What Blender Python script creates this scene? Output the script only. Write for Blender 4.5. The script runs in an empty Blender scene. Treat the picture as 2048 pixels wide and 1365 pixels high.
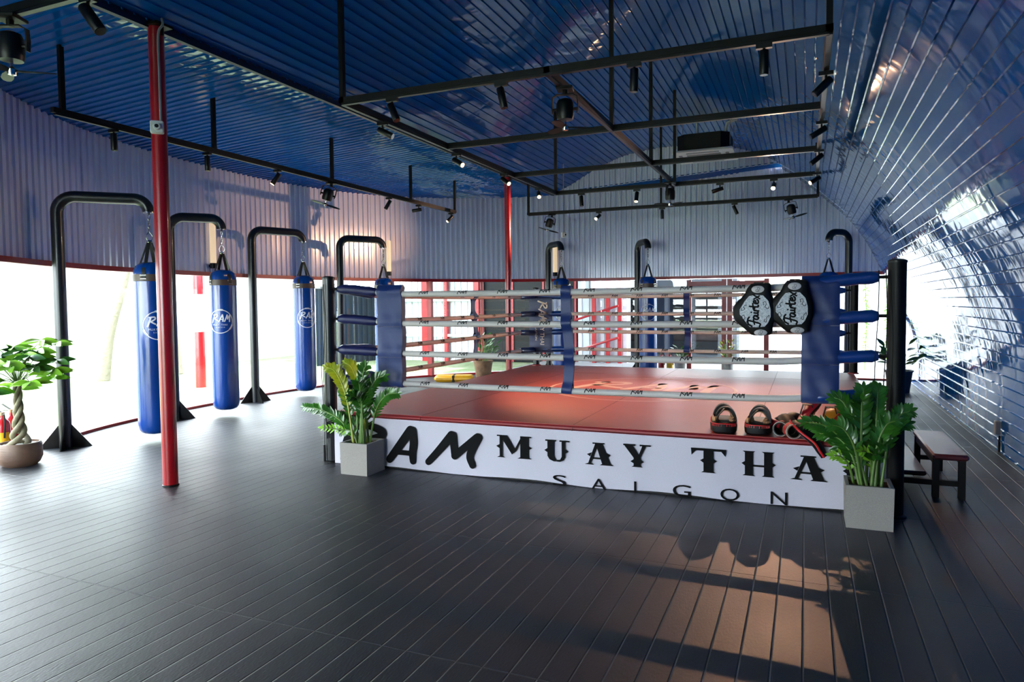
import bpy, bmesh, math, random
from mathutils import Vector, Matrix
random.seed(7)
SC = bpy.context.scene
COL = SC.collection
PI = math.pi

# ------------------------------------------------------------------ camera, world, exposure
def make_camera():
    cam = bpy.data.cameras.new('camera'); o = bpy.data.objects.new('camera', cam); COL.objects.link(o)
    f, yaw, pit, rol = 1390.0, math.radians(22.9), math.atan(62.0/1390.0), 0.0105
    fwd = Vector((-math.sin(yaw)*math.cos(pit), math.cos(yaw)*math.cos(pit), -math.sin(pit)))
    r0 = Vector((math.cos(yaw), math.sin(yaw), 0)); u0 = r0.cross(fwd)
    rt = math.cos(rol)*r0 - math.sin(rol)*u0; up = rt.cross(fwd)
    m = Matrix((rt, up, -fwd)).transposed().to_4x4(); m.translation = Vector((0, 0, 1.5))
    o.matrix_world = m
    cam.sensor_width = 36.0; cam.lens = f/2048*36.0; cam.shift_y = -13.0/2048
    cam.clip_start = 0.05; cam.clip_end = 300
    SC.camera = o
make_camera()

wd = bpy.data.worlds.new('world'); SC.world = wd; wd.use_nodes = True
bg = wd.node_tree.nodes['Background']; bg.inputs[0].default_value = (0.86, 0.93, 1.0, 1); bg.inputs[1].default_value = 23.0
vs = SC.view_settings
vs.view_transform = 'Standard'; vs.look = 'None'; vs.gamma = 1.0; vs.use_curve_mapping = False; vs.exposure = 0.0
cy = SC.cycles
cy.use_denoising = True
cy.max_bounces = 10; cy.diffuse_bounces = 5; cy.glossy_bounces = 5; cy.transmission_bounces = 6; cy.transparent_max_bounces = 24
cy.caustics_reflective = False; cy.caustics_refractive = False
cy.sample_clamp_indirect = 8.0
try: cy.use_light_tree = True
except Exception: pass

def sun(direction, energy, color, angle):
    l = bpy.data.lights.new('sun', 'SUN'); l.energy = energy; l.color = color; l.angle = angle
    o = bpy.data.objects.new('sun', l); COL.objects.link(o)
    o.rotation_euler = Vector(direction).to_track_quat('-Z', 'Y').to_euler()
sun((0.35, 0.25, -1.0), 10.0, (1.0, 0.96, 0.9), 0.03)     # high sun: lights the garden, the roof keeps it out of the hall

# ------------------------------------------------------------------ materials
def srgb(h):
    h = h.lstrip('#'); v = [int(h[i:i+2], 16)/255 for i in (0, 2, 4)]
    return tuple((c/12.92 if c <= 0.04045 else ((c+0.055)/1.055)**2.4) for c in v)+(1,)
def mat(name, color, rough=0.5, metal=0.0, spec=0.5, coat=0.0, noise=None, bump=None, emis=None, emis_s=0.0, trans=0.0, subs=0.0):
    m = bpy.data.materials.new(name); m.use_nodes = True
    nt = m.node_tree; N = nt.nodes; Lk = nt.links; b = N['Principled BSDF']
    c = srgb(color) if isinstance(color, str) else tuple(color)+(1,) if len(color) == 3 else color
    b.inputs['Base Color'].default_value = c
    b.inputs['Roughness'].default_value = rough; b.inputs['Metallic'].default_value = metal
    b.inputs['Specular IOR Level'].default_value = spec
    b.inputs['Coat Weight'].default_value = coat; b.inputs['Coat Roughness'].default_value = 0.08
    if trans: b.inputs['Transmission Weight'].default_value = trans
    if subs: b.inputs['Subsurface Weight'].default_value = subs
    if emis:
        b.inputs['Emission Color'].default_value = srgb(emis) if isinstance(emis, str) else emis
        b.inputs['Emission Strength'].default_value = emis_s
    if noise or bump:
        tc = N.new('ShaderNodeTexCoord')
    if noise:                       # (scale, second colour, amount)
        n = N.new('ShaderNodeTexNoise'); n.inputs['Scale'].default_value = noise[0]; n.inputs['Detail'].default_value = 5
        Lk.new(tc.outputs['Object'], n.inputs['Vector'])
        mx = N.new('ShaderNodeMix'); mx.data_type = 'RGBA'
        rmp = N.new('ShaderNodeMapRange'); rmp.inputs[1].default_value = 0.35; rmp.inputs[2].default_value = 0.65
        rmp.inputs[4].default_value = noise[2]
        Lk.new(n.outputs['Fac'], rmp.inputs[0]); Lk.new(rmp.outputs[0], mx.inputs['Factor'])
        mx.inputs['A'].default_value = c; mx.inputs['B'].default_value = srgb(noise[1])
        Lk.new(mx.outputs['Result'], b.inputs['Base Color'])
    if bump:                        # (scale, strength, distance, stretch)
        n = N.new('ShaderNodeTexNoise'); n.inputs['Scale'].default_value = bump[0]; n.inputs['Detail'].default_value = 3
        mp = N.new('ShaderNodeMapping'); mp.inputs['Scale'].default_value = bump[3] if len(bump) > 3 else (1, 1, 1)
        Lk.new(tc.outputs['Object'], mp.inputs['Vector']); Lk.new(mp.outputs[0], n.inputs['Vector'])
        bp = N.new('ShaderNodeBump'); bp.inputs['Strength'].default_value = bump[1]; bp.inputs['Distance'].default_value = bump[2]
        Lk.new(n.outputs['Fac'], bp.inputs['Height']); Lk.new(bp.outputs[0], b.inputs['Normal'])
    return m

def floor_material():
    m = bpy.data.materials.new('dark plank floor'); m.use_nodes = True
    nt = m.node_tree; N = nt.nodes; Lk = nt.links; b = N['Principled BSDF']
    geo = N.new('ShaderNodeNewGeometry'); sp = N.new('ShaderNodeSeparateXYZ'); Lk.new(geo.outputs['Position'], sp.inputs[0])
    def M(op, a, bv=None, c=None):
        n = N.new('ShaderNodeMath'); n.operation = op
        for i, v in enumerate((a, bv, c)):
            if v is None: continue
            if isinstance(v, (int, float)): n.inputs[i].default_value = v
            else: Lk.new(v, n.inputs[i])
        return n.outputs[0]
    def ridge(val, pitch, w):            # 1 in a thin line every pitch
        f = M('FRACT', M('DIVIDE', val, pitch)); d = M('ABSOLUTE', M('SUBTRACT', f, 0.5))
        r = N.new('ShaderNodeMapRange'); r.inputs[1].default_value = 0.5-w; r.inputs[2].default_value = 0.5; Lk.new(d, r.inputs[0])
        return r.outputs[0]
    gx = ridge(sp.outputs[0], 0.122, 0.045); gy = ridge(M('ADD', sp.outputs[1], 0.31), 1.42, 0.004)
    groove = M('MAXIMUM', gx, gy)
    n1 = N.new('ShaderNodeTexNoise'); n1.inputs['Scale'].default_value = 110; n1.inputs['Detail'].default_value = 2
    mp = N.new('ShaderNodeMapping'); mp.inputs['Scale'].default_value = (1, 0.35, 1); Lk.new(geo.outputs['Position'], mp.inputs[0]); Lk.new(mp.outputs[0], n1.inputs['Vector'])
    n2 = N.new('ShaderNodeTexNoise'); n2.inputs['Scale'].default_value = 1.3; n2.inputs['Detail'].default_value = 6; Lk.new(geo.outputs['Position'], n2.inputs['Vector'])
    h = M('SUBTRACT', M('MULTIPLY', n1.outputs['Fac'], 0.22), M('MULTIPLY', groove, 1.0))
    bp = N.new('ShaderNodeBump'); bp.inputs['Strength'].default_value = 0.9; bp.inputs['Distance'].default_value = 0.006
    Lk.new(h, bp.inputs['Height']); Lk.new(bp.outputs[0], b.inputs['Normal'])
    # each tile of the floor differs a little
    cx = M('FLOOR', M('DIVIDE', sp.outputs[0], 0.61)); cyy = M('FLOOR', M('DIVIDE', M('ADD', sp.outputs[1], 1.02), 1.42))
    cmb = N.new('ShaderNodeCombineXYZ'); Lk.new(cx, cmb.inputs[0]); Lk.new(cyy, cmb.inputs[1])
    wn = N.new('ShaderNodeTexWhiteNoise'); Lk.new(cmb.outputs[0], wn.inputs['Vector'])
    v = M('ADD', M('MULTIPLY', wn.outputs['Value'], 0.12), M('MULTIPLY', n2.outputs['Fac'], 0.5))
    mx = N.new('ShaderNodeMix'); mx.data_type = 'RGBA'; Lk.new(v, mx.inputs['Factor'])
    mx.inputs['A'].default_value = (0.012, 0.0135, 0.018, 1); mx.inputs['B'].default_value = (0.030, 0.033, 0.041, 1)
    mx2 = N.new('ShaderNodeMix'); mx2.data_type = 'RGBA'; Lk.new(M('MULTIPLY', groove, 0.6), mx2.inputs['Factor'])
    Lk.new(mx.outputs['Result'], mx2.inputs['A']); mx2.inputs['B'].default_value = (0.008, 0.008, 0.010, 1)
    Lk.new(mx2.outputs['Result'], b.inputs['Base Color'])
    rg = M('ADD', 0.36, M('MULTIPLY', n2.outputs['Fac'], 0.2)); Lk.new(rg, b.inputs['Roughness'])
    b.inputs['Specular IOR Level'].default_value = 0.7
    return m

def sheet_material(name, color, rough, wav, dist, stretch, metal=0.0, spec=0.6, coat=0.0):
    """painted steel sheet that ripples slightly, as thin cladding does"""
    m = mat(name, color, rough, metal, spec, coat)
    nt = m.node_tree; N = nt.nodes; Lk = nt.links; b = N['Principled BSDF']
    geo = N.new('ShaderNodeNewGeometry')
    mp = N.new('ShaderNodeMapping'); mp.inputs['Scale'].default_value = stretch; Lk.new(geo.outputs['Position'], mp.inputs[0])
    n = N.new('ShaderNodeTexNoise'); n.inputs['Scale'].default_value = wav; n.inputs['Detail'].default_value = 1.5; n.inputs['Distortion'].default_value = 0.6
    Lk.new(mp.outputs[0], n.inputs['Vector'])
    bp = N.new('ShaderNodeBump'); bp.inputs['Strength'].default_value = 1.0; bp.inputs['Distance'].default_value = dist
    Lk.new(n.outputs['Fac'], bp.inputs['Height']); Lk.new(bp.outputs[0], b.inputs['Normal'])
    if coat: Lk.new(bp.outputs[0], b.inputs['Coat Normal'])
    return m

def glass_material():
    m = bpy.data.materials.new('window glass'); m.use_nodes = True
    nt = m.node_tree; N = nt.nodes; Lk = nt.links; N.clear()
    out = N.new('ShaderNodeOutputMaterial'); mix = N.new('ShaderNodeMixShader')
    tr = N.new('ShaderNodeBsdfTransparent'); tr.inputs[0].default_value = (0.93, 0.96, 0.95, 1)
    gl = N.new('ShaderNodeBsdfGlossy'); gl.inputs['Roughness'].default_value = 0.0; gl.inputs[0].default_value = (1, 1, 1, 1)
    geo = N.new('ShaderNodeNewGeometry'); dot = N.new('ShaderNodeVectorMath'); dot.operation = 'DOT_PRODUCT'
    Lk.new(geo.outputs['Normal'], dot.inputs[0]); Lk.new(geo.outputs['Incoming'], dot.inputs[1])
    def M(op, a, b):
        n = N.new('ShaderNodeMath'); n.operation = op
        for i, v in enumerate((a, b)):
            if isinstance(v, (int, float)): n.inputs[i].default_value = v
            elif v is not None: Lk.new(v, n.inputs[i])
        return n.outputs[0]
    c = M('SUBTRACT', 1.0, M('ABSOLUTE', dot.outputs['Value'], None)); fr = M('ADD', 0.06, M('MULTIPLY', M('POWER', c, 5.0), 0.94))   # two faces of a thin pane
    Lk.new(fr, mix.inputs[0]); Lk.new(tr.outputs[0], mix.inputs[1]); Lk.new(gl.outputs[0], mix.inputs[2]); Lk.new(mix.outputs[0], out.inputs[0])
    return m

M_FLOOR = floor_material()
M_BLUEROOF = sheet_material('blue painted roof sheet', (0.001, 0.092, 0.38), 0.06, 2.4, 0.0055, (1.0, 1.5, 1.0), spec=0.2, coat=0.0)
M_BLUEFLAT = sheet_material('blue painted ceiling sheet', (0.001, 0.092, 0.38), 0.06, 3.4, 0.006, (1.6, 1.0, 1.0), spec=0.3, coat=0.0)
M_GREYWALL = sheet_material('pale grey wall sheet', (0.68, 0.72, 0.88), 0.20, 1.2, 0.006, (2.0, 2.0, 0.6), spec=0.6, coat=0.3)
M_GLASS = glass_material()
M_RED = mat('red paint', '#a00d16', 0.28, coat=0.4)
M_REDFRAME = mat('red frame paint', '#9c1019', 0.35)
M_BLACK = mat('black powder coat', '#090a0b', 0.4, spec=0.35, bump=(60, 0.1, 0.001))
M_BLACKSTEEL = mat('black steel tube', '#060607', 0.5, spec=0.25)
M_STAND = mat('dark grey painted pipe', '#15181a', 0.33, coat=0.15)
M_BAG = mat('glossy blue vinyl', '#053c8e', 0.24, coat=0.4, bump=(7, 0.25, 0.004, (3, 3, 0.6)))
M_BAND = mat('brown webbing band', '#4d3b33', 0.45)
M_STRAP = mat('black webbing strap', '#191717', 0.5)
M_CHROME = mat('chrome chain', '#c9c9c6', 0.15, metal=1.0)
M_WHITEPRINT = mat('white print', '#dfe5ee', 0.4)
M_BLACKPRINT = mat('black print', '#050507', 0.8, spec=0.2)
M_NAVYPAD = mat('blue vinyl pad', '#0b2864', 0.5, bump=(6, 0.6, 0.01, (1, 1, 1.5)))
M_NAVYDARK = mat('navy vinyl pad', '#10184c', 0.45, bump=(6, 0.3, 0.006))
M_SLEEVE = mat('blue vinyl sleeve', '#0f3880', 0.28, coat=0.3, bump=(12, 0.4, 0.005))
M_ROPE = mat('white rope cover', '#d8d2cd', 0.45, bump=(9, 0.3, 0.003), noise=(3, '#c8c0ba', 0.6))
M_ROPELIT = mat('rope cover tinted by lamplight', '#ecd3c0', 0.5, bump=(9, 0.3, 0.003))  # warm lamplight on the white ropes is put into this colour
M_CANVAS = mat('brick red ring canvas', '#a63c30', 0.42, noise=(1.2, '#942f2a', 0.7), bump=(14, 0.12, 0.002, (0.3, 2.5, 1)))
M_CANVASEDGE = mat('dark red mat edge', '#8f1f26', 0.4, bump=(9, 0.2, 0.003))
M_BANNER = mat('white vinyl banner', '#d2cedb', 0.42, bump=(2.2, 0.35, 0.008), noise=(260, '#c3becd', 0.5))
M_SEAM = mat('canvas seam', '#6d2624', 0.6)
M_CANVASPRINT = mat('faded canvas print', '#c99a8c', 0.5)
M_CONCRETE = mat('grey terrazzo concrete', '#a39d96', 0.7, noise=(260, '#77716d', 0.5), bump=(200, 0.25, 0.002))
M_SOIL = mat('bark soil', '#4a2c1a', 0.9, noise=(45, '#8a5a34', 0.8), bump=(50, 1.0, 0.01))
M_LEAF = mat('glossy green leaf', '#3a7420', 0.28, coat=0.2, noise=(7, '#1c4712', 0.9))
M_LEAFYEL = mat('yellow green leaf', '#a9a41e', 0.32, noise=(9, '#5d8a1e', 0.6))
M_LEAFLITE = mat('light green leaf', '#86bf32', 0.32)  # lightened to stand for daylight coming through the leaves
M_STEM = mat('green stem', '#5b7a34', 0.45)
M_TRUNK = mat('braided trunk bark', '#8a8368', 0.7, noise=(25, '#6a6248', 0.7), bump=(30, 0.5, 0.006))
M_STONES = mat('white pebbles', '#d5d2d0', 0.6, bump=(40, 1, 0.02))
M_WOVEN = mat('banded brown pot', '#7c6250', 0.55, noise=(4, '#4a3428', 0.8), bump=(4, 0.6, 0.006, (1, 1, 18)))
M_EXT = mat('red extinguisher paint', '#c2141f', 0.25, coat=0.5)
M_YELLOWLABEL = mat('yellow label', '#e8b419', 0.4)
M_WHITE = mat('white plastic', '#d9dad8', 0.4)
M_WHITEPOT = mat('white washed pot', '#c9c5bf', 0.7, noise=(12, '#a39d96', 0.8))
M_DARKPOT = mat('dark slate pot', '#3c464e', 0.55, bump=(20, 0.3, 0.004))
M_BARKPOT = mat('brown bark pot', '#86684e', 0.8, noise=(9, '#5a4331', 0.8))
M_MAROON = mat('maroon vinyl tread', '#45181c', 0.36, coat=0.2, noise=(5, '#5a1f22', 0.6))
M_BLACKLEATHER = mat('black leather', '#080708', 0.55, spec=0.3, bump=(40, 0.1, 0.001))
M_SILVER = mat('silver glitter panel', '#8b9098', 0.45, metal=0.3, noise=(150, '#c7cbd0', 0.9), bump=(160, 0.5, 0.002))
M_OVAL = mat('white leather oval', '#cdc8c8', 0.4)
M_TAN = mat('tan padding', '#a77a52', 0.55)
M_REDLEATHER = mat('red leather', '#8f1220', 0.35)
M_BRIGHTRED = mat('bright red trim', '#d21a22', 0.4)
M_ORANGE = mat('orange leather', '#d98a1f', 0.4)
M_WHITELINE = mat('white piping', '#d8cfc9', 0.4)
M_LAMPON = mat('lit lamp lens', '#ffe2b8', 0.4, emis=(1.0, 0.62, 0.30, 1), emis_s=9)
M_LAMPBRIGHT = mat('bright lamp lens', '#ffe2b8', 0.4, emis=(1.0, 0.66, 0.36, 1), emis_s=60)
M_LAMPOFF = mat('unlit lamp lens', '#3a3a3c', 0.2)
M_GREYPIPE = mat('grey conduit', '#8d8f94', 0.4)
M_GRASS = mat('garden grass', '#7a9160', 0.9, noise=(1.5, '#969e86', 0.8), bump=(40, 1, 0.05))
M_PAVING = mat('pale paving', '#b9b9b7', 0.8, noise=(3, '#a9a9a6', 0.6))
M_YARD = mat('grey yard paving', '#85878a', 0.8, noise=(3, '#787a7c', 0.6))
M_REARWALL = mat('grey white rendered wall', '#c6cacc', 0.8, noise=(0.8, '#b4b8ba', 0.5))
M_FENCE = mat('white rendered wall', '#e2e2e0', 0.8, noise=(0.8, '#cfd0cf', 0.5))
M_CONTAINER = mat('white corrugated cladding', '#cfd8dd', 0.4)
M_DARKGLASS = mat('dark glazing', '#070c0e', 0.35, spec=0.15)
M_SHADECLAD = mat('cladding darkened for shade', '#1c262d', 0.6, spec=0.2)  # the cladding's shade is put into this dark blue grey
M_BARK = mat('garden tree bark', '#7b7466', 0.9, bump=(12, 1, 0.03))
M_GARDENLEAF = mat('garden foliage', '#6aa03a', 0.6, noise=(4, '#88b850', 0.8))
M_PADYELLOW = mat('yellow floor pad', '#e0a416', 0.4)

# ------------------------------------------------------------------ mesh helpers
V = Vector
class MB:
    def __init__(s): s.v = []; s.f = []
    def add(s, vs_, fs_):
        k = len(s.v); s.v += [tuple(p) for p in vs_]; s.f += [tuple(i+k for i in f) for f in fs_]; return s
    def box(s, c, d, rz=0.0, bev=0.0):
        hx, hy, hz = d[0]/2, d[1]/2, d[2]/2; b = min(bev, hx*0.9, hy*0.9, hz*0.9)
        ca, sa = math.cos(rz), math.sin(rz)
        def T(p): return (c[0]+p[0]*ca-p[1]*sa, c[1]+p[0]*sa+p[1]*ca, c[2]+p[2])
        if b <= 0:
            P = [T((x, y, z)) for z in (-hz, hz) for x, y in ((-hx, -hy), (hx, -hy), (hx, hy), (-hx, hy))]
            return s.add(P, [(3, 2, 1, 0), (4, 5, 6, 7), (0, 1, 5, 4), (1, 2, 6, 5), (2, 3, 7, 6), (3, 0, 4, 7)])
        def ring(ix, iy, z):     # octagonal outline with cut corners
            return [T(p+(z,)) for p in ((-ix+b, -iy), (ix-b, -iy), (ix, -iy+b), (ix, iy-b), (ix-b, iy), (-ix+b, iy), (-ix, iy-b), (-ix, -iy+b))]
        R = ring(hx-b*0.8, hy-b*0.8, -hz)+ring(hx, hy, -hz+b)+ring(hx, hy, hz-b)+ring(hx-b*0.8, hy-b*0.8, hz)
        F = [tuple(range(7, -1, -1)), tuple(range(24, 32))]
        for k in range(3):
            for i in range(8): j = (i+1) % 8; F.append((k*8+i, k*8+j, k*8+8+j, k*8+8+i))
        return s.add(R, F)
    def rings(s, R, close=False, caps=True):
        n = len(R[0]); P = [p for r in R for p in r]; F = []
        m = len(R)
        for k in range(m if close else m-1):
            a, b = k*n, ((k+1) % m)*n
            for i in range(n): j = (i+1) % n; F.append((a+i, a+j, b+j, b+i))
        if caps and not close: F += [tuple(range(n-1, -1, -1)), tuple(range((m-1)*n, m*n))]
        return s.add(P, F)
    def tube(s, pts, r, n=12, close=False, caps=True, sx=1.0):
        pts = [V(p) for p in pts]; m = len(pts)
        rr = r if hasattr(r, '__len__') else [r]*m
        R = []; prev = None
        for i, p in enumerate(pts):
            a = pts[(i-1) % m] if (close or i > 0) else p; b = pts[(i+1) % m] if (close or i < m-1) else p
            t = (b-a).normalized() if (b-a).length > 1e-9 else V((0, 0, 1))
            if prev is None:
                ref = V((0, 0, 1)) if abs(t.z) < 0.9 else V((1, 0, 0)); u = (ref-t*ref.dot(t)).normalized()
            else:
                u = prev-t*prev.dot(t); u = u.normalized() if u.length > 1e-6 else prev
            prev = u; w = t.cross(u)
            R.append([p+(u*math.cos(2*PI*k/n)+w*math.sin(2*PI*k/n)*sx)*rr[i] for k in range(n)])
        return s.rings(R, close, caps)
    def cyl(s, a, b, r, n=16, r2=None): return s.tube([a, b], [r, r if r2 is None else r2], n)
    def lathe(s, prof, c, n=24, wob=None, sx=1, sy=1):
        R = []
        for k, (r, z) in enumerate(prof):
            R.append([(c[0]+math.cos(2*PI*i/n)*r*sx*(wob(i/n, z) if wob else 1), c[1]+math.sin(2*PI*i/n)*r*sy*(wob(i/n, z) if wob else 1), c[2]+z) for i in range(n)])
        return s.rings(R)
    def ball(s, c, r, n=12, m=8):
        rx, ry, rz = r if hasattr(r, '__len__') else (r, r, r)
        R = [[(c[0]+rx*math.sin(PI*(k+0.02)/(m+0.04))*math.cos(2*PI*i/n), c[1]+ry*math.sin(PI*(k+0.02)/(m+0.04))*math.sin(2*PI*i/n), c[2]-rz*math.cos(PI*(k+0.02)/(m+0.04))) for i in range(n)] for k in range(m+1)]
        return s.rings(R)
    def prism(s, poly, f):        # poly: 2D outline; f(u, v, side) -> 3D, side 0 back, 1 front
        n = len(poly)
        P = [f(u, v, 0) for u, v in poly]+[f(u, v, 1) for u, v in poly]
        return s.add(P, [tuple(range(n-1, -1, -1)), tuple(range(n, 2*n))]+[(i, (i+1) % n, n+(i+1) % n, n+i) for i in range(n)])
    def ribbon(s, pts, side, w, th=0.003):    # flat strap along pts
        pts = [V(p) for p in pts]; R = []
        for i, p in enumerate(pts):
            t = (pts[min(i+1, len(pts)-1)]-pts[max(i-1, 0)]).normalized(); sd = V(side); sd = (sd-t*sd.dot(t)).normalized(); nn = t.cross(sd)
            R.append([p-sd*w/2-nn*th/2, p+sd*w/2-nn*th/2, p+sd*w/2+nn*th/2, p-sd*w/2+nn*th/2])
        return s.rings(R)
    def build(s, name, m, parent=None, smooth=True, at=None):
        """world coordinates in; stored relative to the thing's origin"""
        org = V(at) if at is not None else (V(ORG[parent.name]) if parent is not None and parent.name in ORG else V((0, 0, 0)))
        me = bpy.data.meshes.new(name)
        me.from_pydata([tuple(V(p)-org) for p in s.v], [], s.f); me.validate()
        me.materials.append(m)
        if smooth:
            me.polygons.foreach_set('use_smooth', [True]*len(me.polygons))
            try: me.set_sharp_from_angle(angle=math.radians(38))
            except Exception: pass
        bm_ = bmesh.new(); bm_.from_mesh(me); bmesh.ops.recalc_face_normals(bm_, faces=bm_.faces); bm_.to_mesh(me); bm_.free()
        o = bpy.data.objects.new(name, me); COL.objects.link(o)
        if parent is not None: o.parent = parent
        else: o.location = org
        ORG[o.name] = tuple(org)
        return o
ORG = {}
def thing(name, loc, label, cat, group=None):
    o = bpy.data.objects.new(name, None); COL.objects.link(o); o.location = loc; o.empty_display_size = 0.1
    ORG[o.name] = tuple(loc); o['label'] = label; o['category'] = cat
    if group: o['group'] = group
    return o
def tag(o, label, cat, group=None):
    o['label'] = label; o['category'] = cat
    if group: o['group'] = group
    return o
def struct(o): o['kind'] = 'structure'; return o
def copy_tree(o, parent=None):
    c = o.copy(); COL.objects.link(c); c.parent = parent
    for ch in list(o.children): copy_tree(ch, c)
    return c
def place(o, loc, rz=0.0, label=None):
    o.location = loc; o.rotation_euler = (0, 0, rz)
    if label: o['label'] = label
    return o

def catmull(P, n):
    P = [tuple(p) for p in P]; out = []; D = len(P[0])
    if len(P) == 2:
        return [tuple(P[0][d]+(P[1][d]-P[0][d])*i/n for d in range(D)) for i in range(n+1)]
    Q = [tuple(2*P[0][d]-P[1][d] for d in range(D))]+P+[tuple(2*P[-1][d]-P[-2][d] for d in range(D))]
    for k in range(1, len(Q)-2):
        for i in range(n):
            t = i/n
            out.append(tuple(0.5*((2*Q[k][d])+(-Q[k-1][d]+Q[k+1][d])*t+(2*Q[k-1][d]-5*Q[k][d]+4*Q[k+1][d]-Q[k+2][d])*t*t+(-Q[k-1][d]+3*Q[k][d]-3*Q[k+1][d]+Q[k+2][d])*t**3) for d in range(D)))
    out.append(P[-1]); return out
def resample(P, step):
    P = [V(p) for p in P]; L = [0]
    for a, b in zip(P, P[1:]): L.append(L[-1]+(b-a).length)
    n = max(1, int(round(L[-1]/step))); out = []; k = 0
    for i in range(n+1):
        s = L[-1]*i/n
        while k < len(L)-2 and L[k+1] < s: k += 1
        t = (s-L[k])/max(1e-9, L[k+1]-L[k]); out.append(P[k].lerp(P[k+1], min(1, t)))
    return out

# 2D shapes: strokes, glyphs -> (verts, faces)
def stroke(pts, w, n=6, cap=6):
    C = catmull([(p[0], p[1], ww) for p, ww in zip(pts, w if hasattr(w, '__len__') else [w]*len(pts))], n)
    Vv = []; F = []
    for i, (x, y, ww) in enumerate(C):
        a = C[max(i-1, 0)]; b = C[min(i+1, len(C)-1)]; dx, dy = b[0]-a[0], b[1]-a[1]; l = math.hypot(dx, dy) or 1
        Vv += [(x-dy/l*ww/2, y+dx/l*ww/2), (x+dy/l*ww/2, y-dx/l*ww/2)]
    for i in range(len(C)-1): F.append((2*i, 2*i+1, 2*i+3, 2*i+2))
    for (x, y, ww), nb, i0, i1 in ((C[0], C[1], 0, 1), (C[-1], C[-2], 2*len(C)-1, 2*len(C)-2)):
        ang = math.atan2(Vv[i0][1]-y, Vv[i0][0]-x); k = len(Vv)
        Vv += [(x+math.cos(ang+PI*j/cap)*ww/2, y+math.sin(ang+PI*j/cap)*ww/2) for j in range(1, cap)]
        F.append((i0,)+tuple(range(k, k+cap-1))+(i1,))
    return Vv, F
def glyph(s):
    cu = bpy.data.curves.new('t', 'FONT'); cu.body = s; cu.resolution_u = 4
    ob = bpy.data.objects.new('t', cu); COL.objects.link(ob)
    dg = bpy.context.evaluated_depsgraph_get(); me = bpy.data.meshes.new_from_object(ob.evaluated_get(dg))
    Vv = [(v.co.x, v.co.y) for v in me.vertices]; F = [tuple(p.vertices) for p in me.polygons]
    bpy.data.objects.remove(ob); bpy.data.curves.remove(cu); bpy.data.meshes.remove(me)
    x0 = min(v[0] for v in Vv); x1 = max(v[0] for v in Vv); y0 = min(v[1] for v in Vv); y1 = max(v[1] for v in Vv)
    return [((x-x0)/(x1-x0), (y-y0)/(y1-y0)) for x, y in Vv], F, (x1-x0)/(y1-y0)
def polys(pl):
    Vv = []; F = []
    for p in pl: k = len(Vv); Vv += p; F.append(tuple(range(k, k+len(p))))
    return Vv, F
def fit(sh, box):             # unit shape into (x0, x1, y0, y1)
    x0, x1, y0, y1 = box; return [(x0+u*(x1-x0), y0+v*(y1-y0)) for u, v in sh[0]], sh[1]
def decal(name, shapes, f, m, parent):
    b = MB()
    for vv, ff in shapes: b.add([f(u, v) for u, v in vv], ff)
    return b.build(name, m, parent, smooth=False)
def ram_shapes(box):          # brush lettering RAM in a unit box 1.5 wide : 0.6 high
    S = [([(0.16, 0.95), (0.10, 0.5), (0.02, 0.0)], 0.075), ([(0.10, 0.93), (0.30, 0.98), (0.34, 0.80), (0.22, 0.58), (0.13, 0.50)], 0.065), ([(0.15, 0.50), (0.25, 0.36), (0.34, 0.24)], 0.065),
         ([(0.60, 0.95), (0.50, 0.5), (0.40, 0.08)], 0.07), ([(0.60, 0.95), (0.63, 0.5), (0.62, 0.12)], 0.07), ([(0.50, 0.36), (0.62, 0.36)], 0.045),
         ([(0.70, 0.10), (0.78, 0.55), (0.84, 0.92)], 0.065), ([(0.84, 0.90), (0.86, 0.40)], 0.065), ([(0.86, 0.42), (0.99, 0.95)], 0.065), ([(0.99, 0.93), (0.97, 0.5), (0.96, 0.08)], 0.07)]
    x0, x1, y0, y1 = box; k = (x1-x0)
    return [stroke([(x0+u*(x1-x0), y0+v*(y1-y0)) for u, v in p], w*k, 4, 4) for p, w in S]
def text_in(s, box):
    g = glyph(s); return fit((g[0], g[1]), box)
SERIF = {}
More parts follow.
